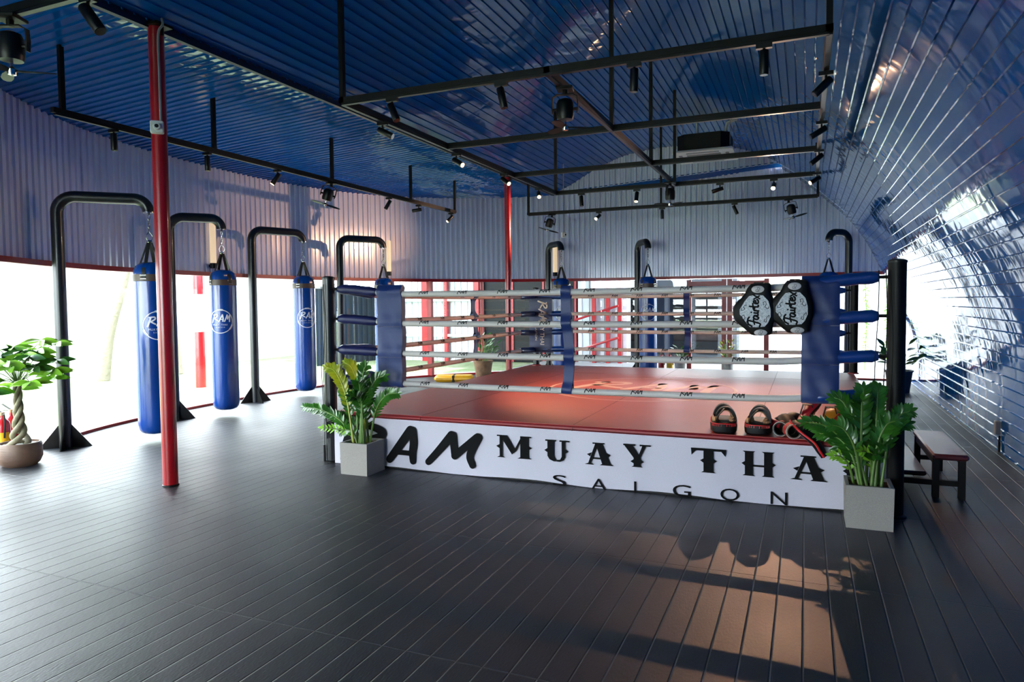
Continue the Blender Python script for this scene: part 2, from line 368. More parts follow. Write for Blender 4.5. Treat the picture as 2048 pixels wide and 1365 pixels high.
def _serif():
    R = lambda x0, x1, y0, y1: [(x0, y0), (x1, y0), (x1, y1), (x0, y1)]
    def stem(x0, x1, l=1, r=1):       # stem with slab ends and mid spurs
        p = [R(x0, x1, 0, 1), [(x0-.07, 0), (x1+.07, 0), (x1, .06), (x0, .06)], [(x0, .94), (x1, .94), (x1+.07, 1), (x0-.07, 1)]]
        if l: p.append([(x0, .58), (x0-.10, .50), (x0, .40)])
        if r: p.append([(x1, .40), (x1+.10, .50), (x1, .58)])
        return p
    SERIF['T'] = stem(.36, .64)+[R(.04, .96, .90, 1), [(.0, 1), (.10, 1), (.14, .90), (.02, .70)], [(.90, 1), (1, 1), (.98, .70), (.86, .90)]]
    SERIF['H'] = stem(.10, .34, 1, 0)+stem(.66, .90, 0, 1)+[R(.34, .66, .38, .46)]
    SERIF['U'] = [R(.12, .38, .22, 1), R(.66, .80, .22, 1), [(.04, .93), (.46, .93), (.46, 1), (.04, 1)], [(.58, .93), (.96, .93), (.96, 1), (.58, 1)],
                  [(.12, .24), (.20, .08), (.36, 0), (.60, 0), (.74, .08), (.80, .24), (.66, .24), (.60, .10), (.46, .08), (.38, .24)],
                  [(.12, .60), (.0, .50), (.12, .40)], [(.80, .40), (.92, .50), (.80, .60)]]
    SERIF['M'] = [R(.08, .17, .02, 1), R(.68, .92, .02, 1), [(.08, 1), (.30, 1), (.56, .32), (.44, .16)], [(.44, .16), (.56, .32), (.80, 1), (.68, .88)],
                  [(0, 0), (.25, 0), (.18, .06), (.07, .06)], [(.6, 0), (1, 0), (.93, .06), (.67, .06)], [(0, .94), (.2, .94), (.2, 1), (0, 1)], [(.75, .94), (1, .94), (1, 1), (.72, 1)],
                  [(.08, .58), (-.02, .50), (.08, .40)], [(.92, .40), (1.02, .50), (.92, .58)]]
    SERIF['A'] = [[(.38, .98), (.62, .98), (.92, .04), (.62, .04)], [(.38, .98), (.48, .90), (.22, .04), (.12, .04)], R(.26, .72, .26, .34),
                  [(0, 0), (.34, 0), (.28, .06), (.10, .06)], [(.54, 0), (1, 0), (.94, .06), (.60, .06)], [(.28, .94), (.70, .94), (.70, 1), (.28, 1)],
                  [(.26, .56), (.08, .46), (.20, .36)], [(.74, .56), (.92, .46), (.80, .36)]]
    SERIF['Y'] = [R(.38, .64, .04, .46), [(.02, .96), (.34, .96), (.62, .46), (.38, .40)], [(.70, .96), (.84, .96), (.64, .44), (.54, .46)],
                  [(0, .93), (.44, .93), (.44, 1), (0, 1)], [(.60, .93), (1, .93), (1, 1), (.60, 1)], [(.30, 0), (.72, 0), (.64, .06), (.38, .06)], [(.38, .34), (.26, .24), (.38, .16)], [(.64, .16), (.76, .24), (.64, .34)]]
_serif()

# ------------------------------------------------------------------ the hall: shape of roof and walls
PROF = [(1.77, 0.0), (1.75, 0.6), (1.64, 1.2), (1.46, 1.7), (1.25, 2.12), (1.02, 2.59), (0.72, 3.02), (0.306, 3.43), (-0.119, 3.81), (-0.642, 4.17), (-1.179, 4.40), (-1.921, 4.55),
        (-2.694, 4.56), (-3.4, 4.47), (-4.028, 4.24), (-4.57, 3.96), (-4.93, 3.83)]
PROFS = catmull(PROF, 8)
def arch(x):                    # height of the vault above x
    best = 3.83
    for (xa, za), (xb, zb) in zip(PROFS, PROFS[1:]):
        if xb <= x <= xa: return za+(zb-za)*(xa-x)/max(1e-9, xa-xb)
    return 0.0 if x > 1.77 else 3.83
def plane_z(x): return 3.83+0.058*(x+4.93)       # the flat ceiling's slope
WALLP = [(-6.5, -4), (-6.5, 1.0), (-6.6, 2.4), (-6.85, 3.4), (-7.25, 4.25), (-7.66, 5.0), (-8.0, 5.8), (-8.2, 6.6), (-8.3, 7.4), (-8.36, 8.3), (-8.36, 9.3), (-8.2, 10.4), (-7.85, 11.5), (-7.25, 12.5), (-6.45, 13.35),
         (-5.6, 13.95), (-4.5, 14.35), (-3.2, 14.55), (-2.0, 14.58), (-0.5, 14.52), (1.75, 14.5)]
WALLS = resample([(x, y, 0) for x, y in catmull(WALLP, 8)], 0.055)
def wall_normal(i):
    a, b = WALLS[max(i-1, 0)], WALLS[min(i+1, len(WALLS)-1)]; t = (b-a).normalized(); return V((t.y, -t.x, 0))   # towards the inside
def wall_at(x=None, y=None):   # nearest wall sample
    return min(range(len(WALLS)), key=lambda i: ((WALLS[i].x-x)**2 if x is not None else 0)+((WALLS[i].y-y)**2 if y is not None else 0))

def build_floor():
    b = MB(); pts = [(w.x, w.y) for w in WALLS[::4]]+[(WALLS[-1].x, WALLS[-1].y), (1.9, 14.5), (1.9, -4), (-6.5, -4)]
    b.prism(pts, lambda u, v, s: (u, v, 0.0 if s else -0.12)); o = b.build('floor', M_FLOOR, smooth=False); struct(o)
build_floor()

def build_vault():
    P = resample([(x, 0, z) for x, z in PROFS], 0.0275)      # 4 samples to a pitch of 0.11
    out = []
    n = len(P)
    for i, p in enumerate(P):
        t = (P[min(i+1, n-1)]-P[max(i-1, 0)]).normalized(); nn = V((-t.z, 0, t.x))   # inward
        if nn.dot(V((-1.5, 0, 1.5))-p) < 0: nn = -nn
        k = i % 4
        if k == 0:
            out += [p+nn*0.0-t*0.008, p+nn*0.014-t*0.003, p+nn*0.014+t*0.004, p+t*0.009]
        else: out.append(p)
    b = MB(); m = len(out)
    ys = [-4.0, 0, 4, 8, 12, 14.05]
    for y in ys: b.v += [(q.x, y, q.z) for q in out]
    for k in range(len(ys)-1):
        for i in range(m-1): b.f.append((k*m+i, k*m+i+1, (k+1)*m+i+1, (k+1)*m+i))
    # right flank runs on to the rear wall
    idx = [i for i, q in enumerate(out) if q.x > -0.45]; k0 = len(b.v)
    b.v += [(out[i].x, 14.62, out[i].z) for i in idx]
    for a in range(len(idx)-1): b.f.append(((len(ys)-1)*m+idx[a], (len(ys)-1)*m+idx[a+1], k0+a+1, k0+a))
    o = b.build('ceiling', M_BLUEROOF); struct(o)
build_vault()

def build_flat_ceiling():
    b = MB(); ys = []; y = -4.0; k = 0
    while y < 14.95:
        ys += [(y, 0.0), (y+0.086, 0.0), (y+0.092, 0.014), (y+0.102, 0.014)]; y += 0.11
    xs = [-9.2, -7.0, -4.90]; m = len(ys)
    for x in xs: b.v += [(x, yy, plane_z(x)-d) for yy, d in ys]
    for k in range(2):
        for i in range(m-1): b.f.append((k*m+i, (k+1)*m+i, (k+1)*m+i+1, k*m+i+1))
    # the strip of flat ceiling seen beyond the end of the vault
    k0 = len(b.v); tail = [(13.97, 0.0)]+[q for q in ys if q[0] > 13.98]; m2 = len(tail)
    for x in (-4.90, 0.35): b.v += [(x, yy, plane_z(x)-d) for yy, d in tail]
    for i in range(m2-1): b.f.append((k0+i, k0+m2+i, k0+m2+i+1, k0+i+1))
    o = b.build('ceiling', M_BLUEFLAT); struct(o)
    t = MB(); t.box((-4.94, 5.0, 3.80), (0.05, 18, 0.07)); o = t.build('trim_1', mat('dark blue ridge flashing', '#0b1c3a', 0.4), smooth=False); struct(o)
build_flat_ceiling()

def corrugated_wall(name, path, zlo, zhi, m):
    """path: points 0.055 apart; alternate ribs stand proud"""
    b = MB(); rows = []
    n = len(path)
    for i, p in enumerate(path):
        t = (path[min(i+1, n-1)]-path[max(i-1, 0)]).normalized(); nn = V((t.y, -t.x, 0))
        if i % 2 == 0: q = [(p-t*0.0, 0.0), (p+t*0.034, 0.0), (p+t*0.044, 0.02)]
        else: q = [(p+t*0.030, 0.02), (p+t*0.040, 0.0)]
        for pt, d in q: rows.append((pt-nn*0.02+nn*d, pt.x))
    for pt, x in rows: b.v += [(pt.x, pt.y, zlo(x)), (pt.x, pt.y, zhi(x))]
    for i in range(len(rows)-1): b.f.append((2*i, 2*i+2, 2*i+3, 2*i+1))
    o = b.build(name, m); struct(o); return o
cut = wall_at(x=-7.85, y=11.5)
corrugated_wall('wall_left', WALLS[:cut+1], lambda x: 2.02, lambda x: plane_z(x)+0.01, M_GREYWALL)
corrugated_wall('wall_back', WALLS[cut:], lambda x: 2.02, lambda x: max(2.03, min(plane_z(x)+0.01, arch(x)+0.03)), M_GREYWALL)
gpath = [V((-4.9+0.055*i, 14.0, 0)) for i in range(int(5.6/0.055))]
corrugated_wall('wall_gable', gpath, lambda x: min(plane_z(x)-0.02, arch(x)-0.02), lambda x: max(arch(x)+0.01, min(plane_z(x), arch(x))), M_GREYWALL)
fw = MB(); fw.box((0.0, -4.06, 2.4), (3.8, 0.1, 4.8)); fw.box((-4.2, -4.06, 3.8), (4.6, 0.1, 2.0)); struct(fw.build('wall_front', M_GREYWALL, smooth=False))
fg = bpy.data.objects.new('window_16', None); COL.objects.link(fg); fg['kind'] = 'structure'; ORG[fg.name] = (0, 0, 0)
fw = MB(); fw.box((-4.2, -4.03, 1.4), (4.6, 0.008, 2.8)); fw.build('pane', M_GLASS, fg, smooth=False)
fw = MB(); fw.box((-6.45, -4.03, 1.4), (0.08, 0.08, 2.8)); fw.box((-4.2, -4.03, 1.4), (0.06, 0.08, 2.8)); fw.build('window_frame', M_REDFRAME, fg, smooth=False)
fw = MB(); fw.box((-6.55, -1.1, 0.97), (0.06, 5.8, 1.94)); struct(fw.build('wall_side', M_GREYWALL, smooth=False))

# glazing under the corrugated band: rails, panes, mullions
def rail(name, z, h, w, m, i0=0, i1=None, off=0.0):
    b = MB(); R = []
    for i in list(range(i0, i1 or len(WALLS), 3)):
        p = WALLS[i]; n = wall_normal(i); a = p+n*(w/2+off); c = p-n*(w/2-off)
        R.append([(a.x, a.y, z), (a.x, a.y, z+h), (c.x, c.y, z+h), (c.x, c.y, z)])
    b.rings(R); return b.build(name, m, smooth=False)
struct(rail('trim_2', 1.965, 0.06, 0.07, M_REDFRAME)); struct(rail('trim_3', 0.0, 0.035, 0.07, M_REDFRAME))
MULL = [-9.231, -8.27, -6.97]
def window(idx, i0, i1, mull=True):
    e = bpy.data.objects.new(f'window_{idx}', None); COL.objects.link(e); e['kind'] = 'structure'
    ORG[e.name] = (0, 0, 0)
    b = MB(); R = []
    st = max(1, (i1-i0)//6)
    ii = list(range(i0, i1, st))
    if ii[-1] != i1: ii.append(i1)
    for i in ii:
        p = WALLS[i]; R.append([(p.x, p.y, 0.03), (p.x, p.y, 1.97)])
    for r in R: b.v += r
    for k in range(len(R)-1): b.f.append((2*k, 2*k+2, 2*k+3, 2*k+1))
    b.build('pane', M_GLASS, e, smooth=False)
    j = MB(); p = WALLS[i1]; j.box((p.x, p.y, 1.0), (0.008, 0.008, 1.93)); j.build('joint', M_GLASS, e, smooth=False)
    if mull:
        pass
    return e
def near(x, y): return min(range(len(WALLS)), key=lambda i: (WALLS[i].x-x)**2+(WALLS[i].y-y)**2)
marks = [near(-6.55, 1.85), near(-7.15, 4.05), near(-8.03, 5.95), near(-8.36, 8.6), near(-8.27, 9.9), near(-8.0, 11.15), near(-7.63, 11.95), near(-6.95, 12.85), near(-6.0, 13.7), near(-4.9, 14.25), near(-3.6, 14.5), near(-2.22, 14.58)]
for k in range(len(marks)-1): window(k+1, marks[k], marks[k+1])
def door(idx, x0, x1):
    e = bpy.data.objects.new(f'door_{idx}', None); COL.objects.link(e); e['kind'] = 'structure'; ORG[e.name] = (0, 0, 0)
    y = 14.54; b = MB()
    b.box((x0+.045, y, 0.97), (0.09, 0.07, 1.94)); b.box((x1-.045, y, 0.97), (0.09, 0.07, 1.94)); b.box(((x0+x1)/2, y, 1.86), (x1-x0-.18, 0.07, 0.09)); b.box(((x0+x1)/2, y, 0.06), (x1-x0-.18, 0.07, 0.11))
    b.build('door_frame', M_REDFRAME, e, smooth=False)
    g = MB(); g.box(((x0+x1)/2, y, 0.96), (x1-x0-.18, 0.008, 1.70)); g.build('pane', M_GLASS, e, smooth=False)
    return e
d1 = door(1, -2.24, -1.46); d2 = door(2, -1.44, -0.66)
h = MB(); h.box((-2.17, 14.49, 1.1), (0.03, 0.03, 0.16), bev=0.006); h.build('door_handle', M_BLACK, d1)
window(14, near(-0.66, 14.5), near(0.5, 14.5)); window(15, near(0.5, 14.5), near(1.7, 14.5))
for k, (x, y, w) in enumerate( ((-7.60, 11.92, 0.05), (-7.14, 12.62, 0.10), (-6.36, 13.42, 0.055))):
    i = near(x, y); p = WALLS[i]; tb = MB(); tb.box((p.x, p.y, 1.0), (w, w, 1.95)); struct(tb.build(f'trim_{k+6}', M_REDFRAME, smooth=False))
tb = MB(); tb.box((1.60, 14.46, 1.0), (0.05, 0.06, 1.95)); struct(tb.build('trim_4', M_REDFRAME, smooth=False))
BANNER_RAM = [([(-3.267, 0.367), (-3.377, 0.23), (-3.491, 0.09)], [0.0868, 0.0812, 0.07]), ([(-3.244, 0.365), (-3.235, 0.26), (-3.247, 0.166), (-3.244, 0.093)], [0.0806, 0.0806, 0.0754, 0.065]), ([(-3.401, 0.161), (-3.27, 0.161)], [0.0476, 0.0476]), ([(-3.09, 0.096), (-2.969, 0.22), (-2.851, 0.349)], [0.0598, 0.0702, 0.0806]), ([(-2.839, 0.346), (-2.83, 0.263), (-2.824, 0.173)], [0.0806, 0.0728, 0.065]), ([(-2.824, 0.17), (-2.723, 0.251), (-2.601, 0.343)], [0.0676, 0.0676, 0.078]), ([(-2.594, 0.346), (-2.645, 0.251), (-2.674, 0.172), (-2.651, 0.103)], [0.0806, 0.0754, 0.0728, 0.065]), ([(-3.884, 0.386), (-3.971, 0.208), (-4.008, 0.052)], [0.084, 0.0812, 0.07]), ([(-3.918, 0.35), (-3.721, 0.382), (-3.578, 0.344), (-3.563, 0.304), (-3.659, 0.273), (-3.855, 0.216)], [0.056, 0.0644, 0.0784, 0.0728, 0.0616, 0.056]), ([(-3.789, 0.234), (-3.662, 0.148), (-3.599, 0.098)], [0.07, 0.07, 0.0644])]
SERIF_BOX = {'M': (-2.415, -2.1, 0.194, 0.385), 'U': (-1.986, -1.756, 0.195, 0.374), 'A': (-1.637, -1.401, 0.196, 0.376), 'Y': (-1.32, -1.102, 0.204, 0.384), 'T': (-0.796, -0.536, 0.207, 0.39), 'H': (-0.429, -0.19, 0.209, 0.394), 'A2': (-0.095, 0.155, 0.209, 0.388)}
SAIGON_BOX = {'S': (-1.913, -1.796, -0.007, 0.085), 'A': (-1.583, -1.455, -0.007, 0.086), 'I': (-1.234, -1.216, 0.002, 0.089), 'G': (-0.932, -0.796, 0.003, 0.096), 'O': (-0.578, -0.442, 0.009, 0.1), 'N': (-0.225, -0.11, 0.012, 0.106)}
BELLY_OUT = [(-0.007, 0.186), (0.057, 0.19), (0.123, 0.186), (0.132, 0.126), (0.152, 0.06), (0.165, 0.015), (0.167, -0.026), (0.16, -0.07), (0.145, -0.114), (0.137, -0.176), (0.098, -0.189), (0.046, -0.192), (0.003, -0.188), (-0.026, -0.166), (-0.069, -0.127), (-0.112, -0.089), (-0.129, -0.052), (-0.133, -0.018), (-0.129, 0.013), (-0.11, 0.049), (-0.053, 0.11), (-0.031, 0.155)]
BELLY_PANEL = [(-0.017, 0.095), (0.029, 0.105), (0.079, 0.099), (0.114, 0.06), (0.13, 0.0), (0.13, -0.055), (0.112, -0.1), (0.091, -0.124), (0.038, -0.13), (-0.01, -0.128), (-0.03, -0.104), (-0.08, -0.036), (-0.081, -0.003), (-0.045, 0.061)]
BELLY_OVAL = [(0.043, 0.142), (0.063, -0.168)]
BELLY_CURLS = [[(-0.066, 0.009), (-0.07, -0.006), (-0.055, -0.006), (-0.045, 0.005), (-0.055, 0.016), (-0.041, 0.031), (-0.031, 0.031)], [(-0.062, -0.059), (-0.066, -0.048), (-0.051, -0.044), (-0.044, -0.063), (-0.055, -0.078), (-0.037, -0.097), (-0.03, -0.085)], [(0.083, 0.03), (0.082, 0.049), (0.096, 0.053), (0.1, 0.034), (0.093, 0.015), (0.114, 0.004), (0.116, 0.017)], [(0.094, -0.07), (0.087, -0.085), (0.101, -0.092), (0.104, -0.074), (0.108, -0.055), (0.122, -0.044), (0.118, -0.063)]]
ZZ_LEFT = [([-4.374, 5.27, 0.541], 'g'), ([-4.031, 5.17, 0.94], 'y'), ([-3.894, 5.27, 0.972], 'y'), ([-3.566, 5.12, 0.958], 'g'), ([-3.442, 5.22, 0.868], 'g'), ([-3.209, 5.07, 0.745], 'g'), ([-4.039, 5.12, 0.387], 'l'), ([-3.663, 5.02, 0.705], 'g'), ([-3.631, 5.29, 0.636], 'g'), ([-3.993, 5.32, 0.732], 'g'), ([-3.613, 5.07, 0.82], 'g')]
ZZ_RIGHT = [([0.005, 5.12, 0.671], 'g'), ([0.183, 5.09, 0.46], 'l'), ([0.188, 5.27, 0.828], 'g'), ([0.366, 5.22, 0.901], 'g'), ([0.465, 5.29, 0.91], 'g'), ([0.347, 5.07, 0.845], 'g'), ([0.633, 5.17, 0.77], 'g'), ([0.17, 5.05, 0.672], 'g'), ([0.094, 5.2, 0.587], 'g'), ([0.637, 5.29, 0.668], 'g'), ([0.471, 5.07, 0.563], 'g'), ([0.281, 5.12, 0.741], 'g'), ([0.545, 5.12, 0.707], 'g'), ([0.345, 5.05, 0.508], 'l')]
# ------------------------------------------------------------------ boxing ring
RX0, RX1, RY0, RY1 = -4.12, 0.62, 5.37, 10.55
def build_platform():
    t = thing('ring_platform', (-1.75, 8, 0), 'low square fighting ring platform with brick red canvas and white lettered banner', 'boxing ring')
    b = MB(); b.box(((RX0+RX1)/2, (RY0+RY1)/2, 0.225), (RX1-RX0-0.05, RY1-RY0-0.05, 0.45)); b.build('base', mat('dark platform frame', '#1a1718', 0.7), t, smooth=False)
    b = MB(); b.box(((RX0+RX1)/2, (RY0+RY1)/2, 0.478), (RX1-RX0, RY1-RY0, 0.044), bev=0.015); b.build('canvas_edge', M_CANVASEDGE, t)
    b = MB(); b.box(((RX0+RX1)/2, (RY0+RY1)/2, 0.4975), (RX1-RX0-0.02, RY1-RY0-0.02, 0.008)); cv = b.build('canvas', M_CANVAS, t, smooth=False)
    s = MB()
    for x in (-3.17, -1.745, -0.355): s.box((x, (RY0+RY1)/2, 0.5018), (0.006, RY1-RY0-0.06, 0.0012))
    for y in (7.66, 9.5): s.box(((RX0+RX1)/2, y, 0.5018), (RX1-RX0-0.06, 0.006, 0.0012))
    for x in (-3.17, -1.745, -0.355): s.box((x, RY0-0.003, 0.475), (0.006, 0.006, 0.036))
    s.build('seam', M_SEAM, cv, smooth=False)
    c = (-1.75, 7.95); R = 1.05; f = lambda u, v: (u, v, 0.5028)
    ring = [stroke([(c[0]+R*math.cos(a), c[1]+R*math.sin(a)) for a in [2*PI*i/40 for i in range(41)]], 0.035, 2)]
    for a0 in (90, 210, 330):
        for k in range(-3, 4): a = math.radians(a0+k*3.2); ring.append(stroke([(c[0]+R*math.cos(a)-0.045, c[1]+R*math.sin(a)-0.03), (c[0]+R*math.cos(a), c[1]+R*math.sin(a)+0.05), (c[0]+R*math.cos(a)+0.045, c[1]+R*math.sin(a)-0.03)], 0.022, 3, 3))
    ring += ram_shapes((c[0]-0.8, c[0]+0.8, c[1]-0.18, c[1]+0.55)); ring += [text_in('MUAY THAI', (c[0]-0.62, c[0]+0.62, c[1]-0.44, c[1]-0.30)), text_in('SAIGON', (c[0]-0.33, c[0]+0.33, c[1]-0.66, c[1]-0.56))]
    decal('canvas_emblem', ring, f, M_CANVASPRINT, cv)
    # banner round the four sides
    bn = MB(); x0, x1, y0, y1 = RX0+0.01, RX1-0.01, RY0+0.005, RY1-0.005; n = 60
    loop = [(x0+(x1-x0)*i/n, y0) for i in range(n)]+[(x1, y0+(y1-y0)*i/20) for i in range(20)]+[(x1-(x1-x0)*i/20, y1) for i in range(20)]+[(x0, y1-(y1-y0)*i/20) for i in range(20)]
    R1 = [(x, y-(0.006*math.sin(x*7)+0.003*math.sin(x*19) if y == y0 else 0), 0.012+0.008*math.sin(x*5.0)) for x, y in loop]; R2 = [(x, y, 0.458) for x, y in loop]
    bn.rings([R1, R2], caps=False); ban = bn.build('banner', M_BANNER, t)
    yf = 5.362
    fb = lambda u, v: (u, yf-(0.006*math.sin(u*7)+0.003*math.sin(u*19))*max(0, (0.458-v)/0.446)-0.001, v)
    sh = [stroke(p, w, 8, 8) for p, w in BANNER_RAM]
    decal('banner_brush_lettering', sh, fb, M_BLACKPRINT, ban)
    sh = []
    def pl(k, box): sh.append(fit(polys(SERIF[k]), box))
    for k in 'MUAYTH': pl(k, SERIF_BOX[k])
    pl('A', SERIF_BOX['A2'])
    w = SERIF_BOX['A2']; sh.append(fit(polys([[(0, 0), (1, 0), (1, 1), (0, 1)], [(-.4, 0), (1.4, 0), (1, .06), (0, .06)], [(0, .94), (1, .94), (1.4, 1), (-.4, 1)], [(0, .6), (-.5, .5), (0, .4)], [(1, .4), (1.5, .5), (1, .6)]]), (w[1]+0.12, w[1]+0.17, w[2], w[3])))
    decal('banner_serif_lettering', sh, fb, M_BLACKPRINT, ban)
    sh = [fit(glyph(k)[:2], SAIGON_BOX[k]) for k in 'SAGON']+[fit(polys([[(0, 0), (1, 0), (1, 1), (0, 1)]]), SAIGON_BOX['I'])]
    decal('banner_plain_lettering', sh, fb, M_BLACKPRINT, ban)
build_platform()

POSTS = {'front left': (-4.185, 5.43, 0), 'front right': (0.575, 5.40, 0), 'back right': (0.605, 10.45, 0.5), 'back left': (-3.99, 10.45, 0.5)}
PLAB = {'front left': 'black ring corner post beside the left zz plant', 'front right': 'black ring corner post behind the right zz plant', 'back right': 'black ring corner post at the far right of the canvas', 'back left': 'pale lit ring corner post behind the navy lettered corner pad'}
for k, (x, y, z0) in POSTS.items():
    t = thing('ring_post', (x, y, z0), PLAB[k], 'ring post', 'ring corner posts')
    r = 0.058 if 'front' in k else 0.052
    top = 1.765 if 'front' in k else 1.74
    b = MB(); b.cyl((x, y, z0), (x, y, top-0.012), r, 24); b.build('pole', M_STAND if 'left' in k else M_BLACKSTEEL, t)
    b = MB(); b.lathe([(0.03, 0), (r+0.004, 0.0), (r+0.004, 0.012), (r*0.7, 0.022), (0.012, 0.026)], (x, y, top-0.012)); b.build('cap', M_BLACK, t)
    b = MB(); b.lathe([(r+0.02, 0), (r+0.02, 0.012), (r+0.002, 0.02)], (x, y, z0)); b.build('foot_ring', M_CANVASEDGE if z0 else M_BLACK, t)

LV = [1.60, 1.335, 1.06, 0.785]
XL, XR, YF, YR = -4.05, 0.50, 5.44, 10.40
CORN = {'front left': (-4.10, YF, (1.655, 1.372, 1.077, 0.79)), 'front right': (0.50, YF, (1.656, 1.388, 1.108, 0.834)), 'back right': (0.53, YR, (1.63, 1.34, 1.05, 0.78)), 'back left': (-4.0, YR, (1.61, 1.33, 1.03, 0.76))}
SIDES = {'front': ('front left', 'front right', 3.62, 0.43), 'left': ('front left', 'back left', 0, 0), 'back': ('back left', 'back right', 0, 0)}
NM = ['top', 'second', 'third', 'lowest']
def rope_decal(path, r, parent, n, face, up=0.5):
    """small RAM marks wound round the rope"""
    sh = MB()
    for i in range(n):
        s = (i+0.62)/n; k = s*(len(path)-1); a = path[int(k)]; t = (path[min(int(k)+1, len(path)-1)]-a).normalized()
        w = V(face); w = (w-t*w.dot(t)).normalized(); u = V((0, 0, 1)); rr = r+0.0015
        if t.dot(V((1, 0.3, 0))) < 0: t = -t
        for vv, ff in ram_shapes((-0.045, 0.045, 0.0, 0.05)):
            P = []
            for x, y in vv:
                ang = up+(y-0.012)/rr; P.append(a+t*x+(w*math.cos(ang)+u*math.sin(ang))*rr)
            sh.add(P, ff)
    sh.build('printed_mark', M_BLACKPRINT, parent, smooth=False)
for side, (ca, cb, _, _) in SIDES.items():
    xa, ya, za = CORN[ca]; xb, yb, zb = CORN[cb]
    for k in range(4):
        t = thing('ring_rope', ((xa+xb)/2, (ya+yb)/2, LV[k]-0.03), f'{NM[k]} padded {"white" if side in ("front", "right") else "lamplit white"} rope along the {side} side of the ring', 'ring rope', f'ropes on the {side} side')
        A = V((xa, ya, za[k])); B = V((xb, yb, zb[k])); d = B-A; L = d.length
        pts = []
        for i in range(49):
            s = i/48; p = A.lerp(B, s); e = min(s, 1-s)*L
            q = min(1, e/0.75); q = q*q*(3-2*q); z = p.z*(1-q)+(LV[k]-0.012*math.sin(PI*s))*q
            pts.append(V((p.x, p.y, z)))
        r = 0.0265 if side in ('front', 'right') else 0.027
        sl = 0.55 if side != 'front' else 0.42
        core = [p for i, p in enumerate(pts) if i/48*L > 0.03 and (1-i/48)*L > 0.03]
        b = MB(); b.tube(core, r, 14); rp = b.build('rope_cover', M_ROPE if side in ('front', 'right') else M_ROPELIT, t)
        mid = [p for i, p in enumerate(pts) if i/48*L > 0.7 and (1-i/48)*L > 0.75]
        rope_decal(mid, r, rp, 8 if side in ('front', 'back') else 7, {'front': (0.45, -1, 0), 'back': (0, -1, 0), 'left': (1, 0, 0), 'right': (-1, 0, 0)}[side], 0.35 if side == 'front' else 0.05)
        for end, M_ in ((0, 1), (1, -1)):       # vinyl sleeve over the turnbuckle at each end
            P0 = A if end == 0 else B; dirn = d.normalized()*M_
            seq = [P0+dirn*(0.03+sl*j/10) for j in range(11)]
            zz = pts if end == 0 else pts[::-1]
            S = []
            for j, q in enumerate(seq):
                s = (q-P0).length/L*48; i0 = min(47, int(s)); z = zz[i0].z+(zz[i0+1].z-zz[i0].z)*(s-i0); S.append(V((q.x, q.y, z)))
            rr = [0.03]+[0.044+0.002*math.sin(j*2.1+k) for j in range(9)]+[0.032]
            b = MB(); b.tube(S, rr, 16); b.build('corner_sleeve', M_SLEEVE if not (ca == 'front left' and end == 0 and side == 'front') else M_NAVYDARK, t)
        for end, P0, c in ((0, A, ca), (1, B, cb)):
            b = MB(); px, py, _ = POSTS[c]; b.cyl((px, py, P0.z), tuple(P0+d.normalized()*(0.06 if end == 0 else -0.06)), 0.012, 8); b.build('turnbuckle', M_BLACKSTEEL, t)

def rope_cushion(label, c, w, zt, zb, facing, levels, m, decals=None, th=0.03, group='corner cushions'):
    """flat pad hung over the top rope; facing: outward unit vector; c: centre on rope line"""
    t = thing('corner_cushion', (c[0], c[1], zb), label, 'corner cushion', group)
    fx, fy = facing; tx, ty = -fy, fx
    b = MB(); n = 34; mcols = 9
    def front(z, s):
        o = 0.034
        for lz in levels: o = max(o, 0.034+0.014*math.exp(-((z-lz)/0.045)**2))
        o += 0.006*math.sin(z*17+s*3.3)*math.sin(s*2.2+z*5)
        return o
    G = []
    for i in range(n+1):
        z = zb+(zt-zb)*i/n; row = []
        for j in range(mcols+1):
            s = -1+2*j/mcols; o = front(z, s)*(1 if abs(s) < 0.98 else 0.8)
            if i == n: o *= 0.25
            if i == n-1: o *= 0.75
            ww = w/2*(1+0.012*math.sin(z*9+j)); row.append((c[0]+tx*s*ww+fx*o, c[1]+ty*s*ww+fy*o, z+(0.006*math.sin(s*4) if i == 0 else 0)))
        G.append(row)
    H = [[(p[0]-fx*(0.068 if i < n else 0.02), p[1]-fy*(0.068 if i < n else 0.02), p[2]) for p in row] for i, row in enumerate(G)]
    W = mcols+1
    b.v = [p for r in G for p in r]+[p for r in H for p in r]; k = (n+1)*W
    for i in range(n):
        for j in range(mcols): a = i*W+j; b.f.append((a, a+1, a+W+1, a+W)); b.f.append((k+a, k+a+W, k+a+W+1, k+a+1))
        b.f.append((i*W, (i+1)*W, k+(i+1)*W, k+i*W)); b.f.append((i*W+mcols, k+i*W+mcols, k+(i+1)*W+mcols, (i+1)*W+mcols))
    for j in range(mcols): b.f.append((j, k+j, k+j+1, j+1)); b.f.append((n*W+j, n*W+j+1, k+n*W+j+1, k+n*W+j))
    pad = b.build('pad', m, t)
    e = MB()
    for z in levels[1:]+[zb+0.05]: e.ribbon([(c[0]+tx*s*w/2*0.98+fx*(front(z-0.05, s)+0.003), c[1]+ty*s*w/2*0.98+fy*(front(z-0.05, s)+0.003), z-0.05) for s in (-1, -0.5, 0, 0.5, 1)], (0, 0, 1), 0.006)
    e.build('stitching', M_NAVYDARK, pad, smooth=False)
    if decals: decals(t, pad, front)
    return t
rope_cushion('blue cushion over the front ropes next to the left corner post', (-3.50, YF), 0.26, 1.68, 0.75, (0, -1), [1.63, 1.35, 1.07, 0.80], M_NAVYPAD)
rope_cushion('plain blue cushion behind the two belly pads on the front ropes', (0.10, YF), 0.25, 1.675, 0.765, (0, -1), [1.61, 1.37, 1.09, 0.82], M_NAVYPAD)
